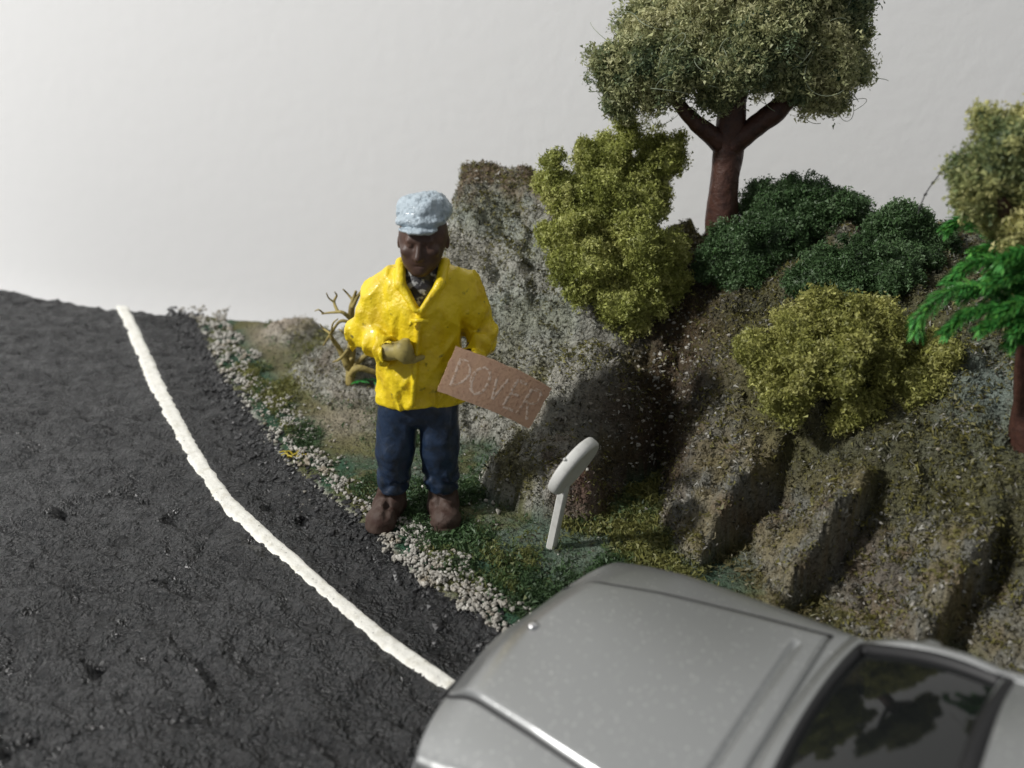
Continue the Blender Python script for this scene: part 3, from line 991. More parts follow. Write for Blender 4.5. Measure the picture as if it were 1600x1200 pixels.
# knotted thread of dried plant hanging out of its crown
pts = np.array([PY(x, y, RY + 0.4) for x, y in ((1500, 245), (1480, 258), (1462, 280), (1448, 300), (1438, 322), (1434, 336))])
tp = [tube(spline(pts, 24), 0.006, 5)]
for i, q_ in enumerate(spline(pts, 12)[1:-1:2]):
    tp.append(tube(np.array([q_ - [0.012, 0, 0.012], q_, q_ + [0.012, 0, 0.014]]), [0.008, 0.017, 0.008], 6))
V, F = join(tp)
mk('thread', V - rb, F, M['darkfibre'], rcr)

# ---- bright green plastic fronds
fb = hit(1560, 560)
FY = min(fb[1], RY - 0.12)
fb = np.array([PY(1668, 560, FY)[0], FY, 0.0])
fb[2] = float(hfun(fb[0], fb[1]))
fr = empty('plastic_plant', fb, 'bright green glossy plastic plant with needle-leaved drooping fronds', 'plant')
rg = np.random.default_rng(55)
def frond(px_pts, dy, needle, seed):
    rgf = np.random.default_rng(seed)
    ctrl = [PY(x, y, FY + d_) for (x, y), d_ in zip(px_pts, dy)]
    P = spline(ctrl, 46)
    Vt, Ft = tube(P, np.linspace(0.028, 0.010, 46), 6)
    Vt_c = np.tile(np.array([0.05, 0.16, 0.035]), (len(Vt), 1))
    T = np.gradient(P, axis=0)
    T /= np.linalg.norm(T, axis=1)[:, None]
    parts, cols = [(Vt, Ft)], [Vt_c]
    for i in range(4, 46):
        for k in range(6):
            a = k * math.pi / 3 + i * 0.9 + rgf.uniform(-.3, .3)
            ref = np.cross(T[i], [0.2, 0.3, 0.9])
            ref /= np.linalg.norm(ref)
            b_ = np.cross(T[i], ref)
            d = ref * math.cos(a) + b_ * math.sin(a)
            L = needle * rgf.uniform(0.75, 1.2) * (1 - 0.35 * i / 46)
            wv = np.cross(d, T[i]) * 0.013
            q = [P[i] + (d * u * 0.85 + T[i] * u * u * 0.75) * L - np.array([0, 0, 1]) * 0.25 * L * u * u for u in (0, 0.4, 0.75, 1.0)]
            up = np.cross(wv, q[2] - q[0])
            up = up / (np.linalg.norm(up) + 1e-9) * 0.006
            V = []
            for j, w_ in enumerate((0.5, 1.0, 0.75, 0.08)):
                V += [q[j] - wv * w_, q[j] + up, q[j] + wv * w_]
            V = np.array(V)
            Fq = np.array([[j * 3 + m_, j * 3 + m_ + 1, j * 3 + m_ + 4, j * 3 + m_ + 3] for j in range(3) for m_ in range(2)])
            parts.append((V, Fq))
            g = rgf.uniform(0.75, 1.3)
            cols.append(np.tile(np.array([0.065, 0.28, 0.06]) * g + np.array([0.07, 0.08, 0.0]) * rgf.uniform(0, 1) ** 2, (len(V), 1)))
    V, F = join(parts)
    mk('frond', V - fb, F, M['leaf'], fr, col=np.vstack(cols))
fl = [([(1600, 480), (1545, 455), (1490, 450), (1440, 490), (1432, 520)], (0, -.1, -.2, -.3, -.35), 0.19),
      ([(1610, 500), (1560, 480), (1510, 490), (1475, 520)], (0, -.2, -.3, -.4), 0.17),
      ([(1620, 440), (1570, 410), (1520, 410), (1480, 440)], (.1, .05, 0, 0), 0.18),
      ([(1640, 520), (1600, 500), (1560, 500), (1530, 515)], (0, -.25, -.35, -.4), 0.16),
      ([(1650, 440), (1600, 405), (1560, 385), (1520, 395)], (.2, .2, .2, .2), 0.18),
      ([(1600, 400), (1540, 355), (1500, 345), (1478, 358)], (.3, .4, .5, .5), 0.17),
      ([(1660, 560), (1620, 530), (1590, 525), (1575, 540)], (-.1, -.25, -.3, -.35), 0.15),
      ([(1640, 400), (1580, 350), (1530, 322), (1500, 318)], (.4, .5, .6, .6), 0.15),
      ([(1640, 460), (1590, 450), (1550, 440), (1500, 465)], (.0, -.1, -.1, -.1), 0.18),
      ([(1650, 480), (1600, 440), (1575, 420), (1545, 432)], (.0, -.1, -.15, -.2), 0.18),
      ([(1650, 540), (1610, 470), (1600, 430), (1590, 400)], (-.1, -.15, -.15, -.1), 0.17),
      ([(1660, 500), (1625, 470), (1595, 470), (1560, 490)], (-.1, -.2, -.3, -.35), 0.18),
      ([(1660, 430), (1620, 400), (1590, 395), (1565, 410)], (-.1, -.2, -.25, -.3), 0.18),
      ([(1665, 540), (1630, 505), (1600, 505), (1580, 520)], (-.1, -.25, -.35, -.4), 0.16),
      ([(1655, 470), (1620, 430), (1590, 425), (1540, 445)], (-.05, -.2, -.25, -.25), 0.18)]
for k, (p_, d_, n_) in enumerate(fl):
    frond(p_, d_, n_ * 0.72, 900 + k)
V, F = tube(spline([fb - [0, 0, 0.12], PY(1662, 560, FY), PY(1660, 500, FY), PY(1650, 430, FY)], 12), np.linspace(0.08, 0.05, 12))
mk('stem', V - fb, F, M['bark'], fr)

# ---- dry twiggy bush left of the figure
db = hit(548, 592)
DY = db[1]
dr = empty('dry_bush', db, 'leafless ochre twig bush on the low mound beside the road', 'bush')
def d_(px, py, dy=0.0):
    return PY(px, py, DY + dy)
tw = [([(540, 600), (548, 560), (552, 520), (549, 490), (552, 470), (556, 455)], [.075, .07, .06, .045, .03, .018]),
      ([(545, 575), (530, 545), (520, 530), (515, 520)], [.05, .04, .03, .018]),
      ([(550, 500), (535, 488), (522, 488), (503, 490)], [.035, .025, .02, .012]),
      ([(528, 488), (522, 472), (526, 462), (523, 456)], [.024, .02, .015, .01]),
      ([(551, 480), (560, 462), (568, 452), (572, 448)], [.03, .024, .016, .01]),
      ([(552, 505), (532, 502), (518, 520), (505, 540)], [.03, .022, .018, .01]),
      ([(550, 540), (570, 520), (580, 490), (590, 460), (594, 448)], [.055, .045, .035, .022, .014]),
      ([(565, 525), (582, 510), (600, 505)], [.035, .025, .015]),
      ([(545, 590), (565, 560), (590, 550), (610, 540)], [.05, .04, .03, .02]),
      ([(552, 470), (542, 458), (536, 452)], [.02, .014, .009]),
      ([(547, 585), (560, 575), (590, 582), (612, 575)], [.05, .045, .04, .03]),
      ([(549, 560), (552, 575), (560, 592), (563, 606)], [.03, .03, .025, .02]),
      ([(522, 472), (514, 466), (510, 458)], [.014, .011, .007]), ([(505, 489), (498, 484), (492, 486)], [.012, .010, .006]),
      ([(515, 520), (506, 514), (500, 506)], [.016, .012, .007]), ([(518, 520), (520, 506), (528, 498)], [.016, .012, .008]),
      ([(590, 460), (600, 452), (606, 440)], [.018, .013, .008]), ([(580, 492), (570, 478), (572, 464)], [.02, .015, .009]),
      ([(545, 545), (532, 560), (520, 566)], [.024, .018, .010]), ([(552, 520), (540, 522), (530, 514)], [.024, .016, .009])]
for k, (p_, r_) in enumerate(tw):
    P_ = [d_(x, y, 0.12 * math.sin(k * 2.3 + j * 0.8)) if j else d_(x, y) for j, (x, y) in enumerate(p_)]
    if k == 0:
        P_[0] = db - np.array([0, 0, 0.1])
    V, F = limb(P_, [1.12 * q_ for q_ in r_], 8, 20 + k, 0.10)
    mk('twig' if k else 'trunk', V - db, F, M['twig'], dr)
# little green plastic leaves at its foot
def leaf_tuft(name, label, px, py, n, col, size, mat, cat, seed, flat=0.6):
    b = hit(px, py)
    rgt = np.random.default_rng(seed)
    parts = []
    for k in range(n):
        a = rgt.uniform(0, 6.28)
        d = np.array([math.cos(a), math.sin(a), rgt.uniform(0.1, 0.9) * flat])
        L = size * rgt.uniform(0.6, 1.2)
        wv = np.array([-math.sin(a), math.cos(a), 0]) * L * 0.22
        V = []
        for u, w_ in ((0, .25), (.35, 1), (.7, .8), (1, .1)):
            c = d * L * u - np.array([0, 0, 1]) * L * 0.3 * u * u + np.array([0, 0, 0.02])
            V += [c - wv * w_, c + np.array([0, 0, 0.012]), c + wv * w_]
        parts.append((np.array(V), np.array([[j * 3 + m_, j * 3 + m_ + 1, j * 3 + m_ + 4, j * 3 + m_ + 3] for j in range(3) for m_ in range(2)])))
    V, F = join(parts)
    o = mk(name, V, F, mat, col=np.tile(np.array(col), (len(V), 1)) * rgt.uniform(0.7, 1.3, (len(V), 1)), loc=b)
    return tag(o, label, cat)
leaf_tuft('leaf_sprig', 'small bright green plastic leaf sprig under the dry twig bush', 562, 597, 9, (0.03, 0.22, 0.04), 0.17, M['leaf'], 'plant', 3)
leaf_tuft('leaf_sprig', 'small bright green plastic leaf sprig tucked against the yellow jacket', 586, 596, 9, (0.03, 0.22, 0.04), 0.15, M['leaf'], 'plant', 4)
# yellow crumb of turf by the road edge
b = hit(462, 714)
rgt = np.random.default_rng(12)
parts = []
for k in range(12):
    a = rgt.uniform(0, 6.28)
    p0 = np.array([rgt.normal() * 0.07, rgt.normal() * 0.05, 0.0])
    pts = [p0, p0 + [0.06 * math.cos(a), 0.05 * math.sin(a), 0.05], p0 + [0.12 * math.cos(a + .6), 0.09 * math.sin(a + .6), 0.07 * rgt.uniform(0.3, 1)]]
    parts.append(tube(spline(pts, 7), [.014, .016, .015, .014, .012, .01, .008], 5))
V, F = join(parts)
o = mk('turf_tuft', V, F, M['leaf'], col=np.tile(np.array([0.42, 0.33, 0.03]), (len(V), 1)), loc=b)
tag(o, 'tiny tangled yellow turf tuft lying at the edge of the road', 'tuft')

# ------------------------------------------------------------------ the hitchhiker figurine
M.update({
    'jacket': material('jacket_paint', (0.80, 0.60, 0.012), 0.45, 0.45, var=[(3.0, (0.60, 0.40, 0.008), 0.48, 0.75), (9, (0.20, 0.16, 0.015), 0.64, 0.74)], bump=[(6, 0.6, 0.06), (20, 0.7, 0.02)], coat=0.12),
    'trouser': material('trouser_paint', (0.012, 0.027, 0.060), 0.42, 0.5, var=[(8, (0.006, 0.012, 0.022), 0.45, 0.7)], bump=[(12, 0.5, 0.02), (40, 0.4, 0.008)], coat=0.15),
    'boot': material('boot_paint', (0.075, 0.050, 0.040), 0.65, 0.3, var=[(8, (0.045, 0.022, 0.016), 0.45, 0.7)], bump=[(12, 0.7, 0.025), (36, 0.5, 0.01)]),
    'cap': material('cap_paint', (0.42, 0.50, 0.555), 0.5, 0.4, var=[(14, (0.16, 0.21, 0.25), 0.58, 0.72)], bump=[(9, 1.0, 0.06), (26, 0.8, 0.02)], coat=0.2),
    'skin': material('skin_paint', (0.066, 0.036, 0.026), 0.5, 0.4, var=[(7, (0.10, 0.055, 0.040), 0.5, 0.7)], bump=[(16, 0.4, 0.012)]),
    'glove': material('glove_paint', (0.33, 0.27, 0.085), 0.55, 0.35, var=[(10, (0.16, 0.13, 0.05), 0.5, 0.7)], bump=[(16, 0.4, 0.015)]),
    'shirt': material('shirt_paint', (0.020, 0.018, 0.020), 0.5, 0.4, var=[(12, (0.30, 0.30, 0.29), 0.53, 0.60)], bump=[(20, 0.5, 0.02)]),
    'card': material('cardboard', (0.40, 0.26, 0.18), 0.85, 0.15, var=[(5, (0.43, 0.28, 0.185), 0.45, 0.7), (30, (0.25, 0.135, 0.085), 0.55, 0.8)], bump=[(30, 0.4, 0.01)]),
    'chalk': material('chalk', (0.55, 0.44, 0.36), 0.95, 0.05, var=[(30, (0.38, 0.25, 0.17), 0.46, 0.58)]),
    'signwhite': material('white_primer', (0.60, 0.60, 0.57), 0.6, 0.3, var=[(9, (0.48, 0.48, 0.45), 0.5, 0.75)], bump=[(10, 0.2, 0.012)]),
})
FP = PZ(650, 806, 0.12)
FP[2] = float(hfun(FP[0], FP[1])) + 0.0
SH = 0.066
fig = empty('figurine', FP, 'hitchhiker figurine in yellow jacket, navy trousers and pale blue cap', 'figurine')

def unshear(f):
    def g(x, y, z):
        return f(x - SH * z, y, z)
    return g
HL = (-0.13, -0.53, 2.40)     # gloved hand, held on the belly
HR = (0.50, -0.40, 2.16)      # hand holding the cardboard

def head_sdf(x, y, z):
    # turned a little to the picture's left and bent down
    cx, cy, cz = 0.0, -0.05, 3.42
    a, p = 0.07, 0.06
    X, Y, Z = x - cx, y - cy, z - cz
    X, Y = X * math.cos(a) - Y * math.sin(a), X * math.sin(a) + Y * math.cos(a)
    Y, Z = Y * math.cos(p) + Z * math.sin(p), -Y * math.sin(p) + Z * math.cos(p)
    d = ell(X, Y, Z, (0, 0.03, 0.12), (0.264, 0.29, 0.30))
    d = smin(d, ell(X, Y, Z, (0, -0.08, -0.09), (0.205, 0.20, 0.20)), 0.10)
    d = smin(d, ell(X, Y, Z, (0, -0.20, -0.215), (0.085, 0.065, 0.06)), 0.06)                  # chin
    for sx in (-1, 1):
        d = smin(d, ell(X, Y, Z, (sx * 0.135, -0.195, 0.01), (0.07, 0.06, 0.055)), 0.05)       # cheek bones
        d = smax(d, -ell(X, Y, Z, (sx * 0.092, -0.275, 0.085), (0.060, 0.045, 0.034)), 0.03)   # eye sockets
        d = smin(d, ell(X, Y, Z, (sx * 0.090, -0.232, 0.080), (0.036, 0.030, 0.024)), 0.012)   # eyes
        d = smin(d, ell(X, Y, Z, (sx * 0.262, 0.05, 0.03), (0.022, 0.05, 0.08)), 0.02)       # ears
    d = smin(d, cone(X, Y, Z, (-0.11, -0.235, 0.135), (0.11, -0.235, 0.135), 0.030, 0.030), 0.03)   # brow
    d = smin(d, cone(X, Y, Z, (0, -0.245, 0.10), (0, -0.315, -0.035), 0.026, 0.042), 0.025)    # nose
    for sx in (-1, 1):
        d = smin(d, ell(X, Y, Z, (sx * 0.034, -0.285, -0.040), (0.026, 0.026, 0.022)), 0.015)
    d = smin(d, cone(X, Y, Z, (-0.055, -0.235, -0.112), (0.055, -0.235, -0.112), 0.020, 0.020), 0.012)   # lips
    d = smin(d, cone(X, Y, Z, (-0.045, -0.238, -0.150), (0.045, -0.238, -0.150), 0.021, 0.021), 0.012)
    d = smax(d, -cone(X, Y, Z, (-0.06, -0.262, -0.131), (0.06, -0.262, -0.131), 0.008, 0.008), 0.008)
    return d

def hand_fist(x, y, z, c, ux, uy, uz, s=1.0):
    """Fist: palm, four curled fingers of unequal length and a thumb on the side. ux along the knuckles, uy out of the back of the hand, uz up along the fingers."""
    X = ((x - c[0]) * ux[0] + (y - c[1]) * ux[1] + (z - c[2]) * ux[2]) / s
    Y = ((x - c[0]) * uy[0] + (y - c[1]) * uy[1] + (z - c[2]) * uy[2]) / s
    Z = ((x - c[0]) * uz[0] + (y - c[1]) * uz[1] + (z - c[2]) * uz[2]) / s
    d = ell(X, Y, Z, (0, 0.02, 0), (0.15, 0.085, 0.115))
    for k, (fx, L) in enumerate(((-0.105, 0.09), (-0.037, 0.105), (0.033, 0.098), (0.098, 0.078))):
        d = smin(d, cone(X, Y, Z, (fx, -0.02, 0.075), (fx, -0.105, 0.055), 0.044, 0.042), 0.018)
        d = smin(d, cone(X, Y, Z, (fx, -0.105, 0.055), (fx, -0.11, 0.055 - L), 0.042, 0.036), 0.014)
    d = smin(d, cone(X, Y, Z, (-0.12, -0.02, -0.02), (-0.165, -0.06, 0.095), 0.048, 0.042), 0.02)
    d = smin(d, cone(X, Y, Z, (-0.165, -0.06, 0.095), (-0.175, -0.07, 0.20), 0.042, 0.034), 0.012)
    return d / 1.0 * s

def body_sdf(x, y, z):
    d = head_sdf(x, y, z)
    d = smin(d, cone(x, y, z, (0, 0.03, 2.9), (0, 0.0, 3.30), 0.17, 0.155), 0.06)
    d = smin(d, cone(x, y / 0.8, z, (0, 0.03, 1.75), (0, 0.03, 2.75), 0.32, 0.30), 0.1)
    for sx, el_, wr in ((-1, (-0.62, 0.0, 2.42), (-0.28, -0.46, 2.38)), (1, (0.64, 0.08, 2.32), (0.55, -0.30, 2.14))):
        d = smin(d, cone(x, y, z, (sx * 0.38, 0.06, 2.82), el_, 0.10, 0.09), 0.05)
        d = smin(d, cone(x, y, z, el_, wr, 0.10, 0.075), 0.04)
        d = smin(d, cone(x, y, z, (sx * 0.2, 0.0, 1.6), (sx * 0.28, -0.02, 0.95), 0.2, 0.15), 0.05)
        d = smin(d, cone(x, y, z, (sx * 0.28, -0.02, 0.95), (sx * 0.33, 0.03, 0.2), 0.15, 0.10), 0.05)
    d = smin(d, hand_fist(x, y, z, HR, (0, -0.3, 0.95), (0.95, 0.2, 0.1), (0.2, -0.9, -0.3), 0.85), 0.03)
    return d

def jacket_sdf(x, y, z):
    fx = fbm(x * 3.0, y * 3.0, z * 1.6, 3, 601)
    d = cone(x, y / 0.80, z, (0.0, 0.02, 1.70), (0.0, 0.02, 2.72), 0.495, 0.50)
    d = smin(d, cone(x, y / 0.85, z, (-0.34, 0.03, 2.93), (0.34, 0.03, 2.93), 0.225, 0.225), 0.14)
    d = smin(d, ell(x, y, z, (0.0, 0.06, 3.08), (0.27, 0.24, 0.16)), 0.08)
    # sleeves
    el_l, wr_l = (-0.655, 0.0, 2.40), (-0.27, -0.46, 2.36)
    el_r, wr_r = (0.68, 0.08, 2.34), (0.57, -0.26, 2.16)
    for a, e, w_ in (((-0.44, 0.05, 2.90), el_l, wr_l), ((0.44, 0.05, 2.90), el_r, wr_r)):
        up = cone(x, y, z, a, e, 0.215, 0.192)
        lo = cone(x, y, z, e, w_, 0.192, 0.155)
        # rolls of cloth near elbow and cuff
        vx, vy, vz = w_[0] - e[0], w_[1] - e[1], w_[2] - e[2]
        L = math.sqrt(vx * vx + vy * vy + vz * vz)
        u = ((x - e[0]) * vx + (y - e[1]) * vy + (z - e[2]) * vz) / L / L
        lo = lo - 0.022 * np.sin(u * 15 + 3 * fx + z * 4) * smooth(-0.1, 0.3, u)
        vx, vy, vz = e[0] - a[0], e[1] - a[1], e[2] - a[2]
        L = math.sqrt(vx * vx + vy * vy + vz * vz)
        u = ((x - a[0]) * vx + (y - a[1]) * vy + (z - a[2]) * vz) / L / L
        up = up - 0.016 * np.sin(u * 12 + 4 * fx + x * 5) * smooth(0.3, 0.9, u)
        d = smin(d, smin(up, lo, 0.05), 0.045)
        # cuff
        d = smax(d, -cone(x, y, z, w_, (w_[0] + (w_[0] - e[0]) * 0.4, w_[1] + (w_[1] - e[1]) * 0.4, w_[2] + (w_[2] - e[2]) * 0.4), 0.115, 0.115), 0.02)
    # diagonal drapes over the belly and a loose lower edge
    fold = np.sin(x * 9 + z * 5 + 2.5 * fx) * 0.5 + np.sin(-x * 7 + z * 6 + 3 * fx + 1.3) * 0.5
    d = d - 0.030 * fold * (1 - smooth(2.6, 2.95, z)) * smooth(0.2, -0.1, y)
    rd1 = 1 - np.abs(vnoise(x * 5.0 + 1.5 * z, y * 3.0, z * 1.3, 615)) * 1.6
    rd2 = 1 - np.abs(vnoise(x * 4.0 - 2.5 * z, y * 4.0, z * 2.6, 617)) * 1.8
    d = d - 0.044 * np.clip(rd1, -0.2, 1) - 0.034 * np.clip(rd2, -0.2, 1) + 0.046
    d = d - 0.035 * smooth(1.82, 1.60, z) * (0.7 + 0.5 * np.sin(x * 13 + 2 * fx))
    d = d - 0.026 * fx - 0.010 * fbm(x * 9, y * 9, z * 6, 2, 611)
    # front edge, toggle flap
    d = smin(d, cone(x, y, z, (0.02, -0.40, 2.80), (-0.04, -0.425, 1.72), 0.035, 0.03), 0.03)
    # hem
    d = smax(d, (1.60 + 0.035 * np.sin(x * 8 + 1) + 0.03 * fx) - z, 0.03)
    # open neck
    v = np.maximum((2.80 + np.abs(x - 0.005) * 1.60 - z) * 0.5, y + 0.03)
    d = smax(d, -v, 0.02)
    d = smax(d, -cone(x, y, z, (0, 0.0, 2.95), (0, -0.03, 3.6), 0.20, 0.23), 0.02)
    # collar
    for sx in (-1, 1):
        d = smin(d, cone(x, y, z, (sx * 0.235, -0.02, 3.23), (sx * 0.215, -0.26, 3.06), 0.055, 0.06), 0.03)
        d = smin(d, cone(x, y, z, (sx * 0.215, -0.26, 3.06), (sx * 0.03, -0.425, 2.82), 0.052, 0.03), 0.025)
        d = smin(d, cone(x, y, z, (sx * 0.24, 0.0, 3.22), (sx * 0.10, 0.21, 3.22), 0.055, 0.055), 0.03)
    d = smin(d, cone(x, y, z, (-0.11, 0.21, 3.22), (0.11, 0.21, 3.22), 0.055, 0.055), 0.03)
    return d * 0.85

def trouser_sdf(x, y, z):
    fx = fbm(x * 4, y * 4, z * 3, 3, 631)
    d = cone(x, y / 0.82, z, (-0.12, 0.02, 1.55), (0.12, 0.02, 1.55), 0.335, 0.335)
    for sx, off in ((-1, 0.0), (1, 0.9)):
        t = cone(x, y, z, (sx * 0.225, 0.01, 1.45), (sx * 0.265, -0.02, 0.95), 0.245, 0.225)
        t = smin(t, cone(x, y, z, (sx * 0.265, -0.02, 0.95), (sx * 0.295, 0.03, 0.42), 0.222, 0.195), 0.04)
        t = t - 0.012 * (1 - 2 * np.abs(vnoise(x * 4, y * 4, z * 2.2, 641))) - 0.026 * np.sin(z * 24 + x * 9 + 3 * fx + off) * smooth(0.85, 0.5, z)
        d = smin(d, t, 0.03)
    d = d - 0.014 * fx
    d = smax(d, (0.40 + 0.02 * fx) - z, 0.02)
    d = smax(d, z - 1.72, 0.03)
    return d * 0.85

def boot_sdf(sx):
    def f(x, y, z):
        fx = fbm(x * 5, y * 5, z * 5, 3, 651 + sx)
        tx = sx * 0.405 if sx < 0 else sx * 0.375
        d = cone(x, y, z, (sx * 0.315, 0.06, 0.18), (sx * 0.30, 0.05, 0.46), 0.180, 0.175)
        d = smin(d, cone(x, y, z, (sx * 0.325, 0.08, 0.13), (tx, -0.22, 0.125), 0.165, 0.168), 0.10)
        d = smin(d, ell(x, y, z, (tx, -0.24, 0.125), (0.182, 0.175, 0.148)), 0.05)
        # tongue crease and laces
        d = d + 0.020 * np.exp(-((x - (sx * 0.31 - 0.02)) / 0.03) ** 2) * smooth(0.0, -0.12, y) * smooth(0.14, 0.26, z)
        d = d - 0.012 * np.sin(z * 40 + y * 25) * smooth(0.18, 0.3, z) * smooth(-0.02, -0.12, y)
        d = d - 0.018 * fx
        sole = smax(np.abs(z - 0.035) - 0.035, cone(x, y, 0 * z, (sx * 0.325, 0.09, 0), (tx, -0.23, 0), 0.172, 0.186), 0.015)
        d = smin(d, sole, 0.012)
        d = smax(d, -z - 0.0, 0.012)
        return smax(d, z - 0.47, 0.02) * 0.9
    return f

def cap_sdf(x, y, z):
    a = 0.07
    X = x * math.cos(a) - y * math.sin(a)
    Y = x * math.sin(a) + y * math.cos(a)
    rib = 0.016 * fbm(X * 5, Y * 9, z * 7, 3, 671)
    d = ell(X, Y, z + 0.12 * Y, (0.0, 0.0, 3.80), (0.296, 0.345, 0.195))
    d = smin(d, ell(X, Y, z + 0.1 * Y, (0.0, -0.20, 3.71), (0.262, 0.22, 0.085)), 0.07)
    d = smin(d, ell(X, Y, z, (0.0, -0.33, 3.665), (0.205, 0.13, 0.036)), 0.03)
    d = smax(d, -ell(X, Y, z, (0, 0.02, 3.52), (0.245, 0.29, 0.20)), 0.02)
    d = d - rib * smooth(3.62, 3.78, z)
    return d * 0.9 - 0.013 * fbm(x * 11, y * 11, z * 11, 3, 681)

def shirt_sdf(x, y, z):
    d = cone(x, y / 0.8, z, (0, 0.02, 2.5), (0, 0.02, 2.80), 0.40, 0.36)
    d = smin(d, cone(x, y, z, (0, 0.0, 2.95), (0, -0.01, 3.20), 0.21, 0.19), 0.10)
    d = d - 0.012 * np.sin(z * 36 + x * 10)
    return smax(d, 2.45 - z, 0.02) * 0.85

def sdf_part(name, f, lo, hi, h, mat, parent, it=1):
    V, Q = snets(unshear(f), lo, hi, h)
    V = relax(V, Q, it, 0.5)
    return mk(name, V, Q, mat, parent)

body = sdf_part('body', body_sdf, (-1.0, -0.75, 0.0), (1.3, 0.5, 3.95), 0.0165, M['skin'], fig)
jk = sdf_part('jacket', jacket_sdf, (-1.0, -0.8, 1.45), (1.25, 0.6, 3.45), 0.0155, M['jacket'], fig)
tgl, tf = tube(np.array([[-0.055, -0.455, 2.715], [0.02, -0.472, 2.73], [0.125, -0.462, 2.715]]) + [SH * 2.6, 0, 0], [0.024, 0.026, 0.022], 8)
mk('toggle', tgl, tf, M['jacket'], jk)
tgl, tf = tube(np.array([[-0.075, -0.44, 2.665], [-0.065, -0.455, 2.69], [-0.055, -0.46, 2.72]]) + [SH * 2.6, 0, 0], [0.02, 0.022, 0.02], 8)
mk('loop', tgl, tf, M['jacket'], jk)
sdf_part('trousers', trouser_sdf, (-0.7, -0.45, 0.3), (0.85, 0.5, 1.8), 0.0175, M['trouser'], fig)
sdf_part('boot', boot_sdf(-1), (-0.75, -0.6, -0.04), (0.1, 0.4, 0.55), 0.0165, M['boot'], fig)
sdf_part('boot', boot_sdf(1), (-0.05, -0.6, -0.04), (0.75, 0.4, 0.55), 0.0165, M['boot'], fig)
sdf_part('cap', cap_sdf, (-0.25, -0.65, 3.45), (0.75, 0.5, 4.12), 0.0145, M['cap'], fig, 0)
sdf_part('shirt', shirt_sdf, (-0.5, -0.5, 2.4), (0.85, 0.5, 3.32), 0.0175, M['shirt'], fig)
def glove_f(x, y, z):
    d = hand_fist(x, y, z, HL, (-0.35, 0.15, 0.92), (0.25, -0.92, 0.25), (0.90, 0.32, 0.28), 0.86)
    return smin(d, cone(x, y, z, (-0.30, -0.45, 2.37), HL, 0.105, 0.085), 0.03)
sdf_part('glove', glove_f, (-0.40, -0.95, 2.05), (0.45, -0.20, 2.80), 0.0125, M['glove'], fig)

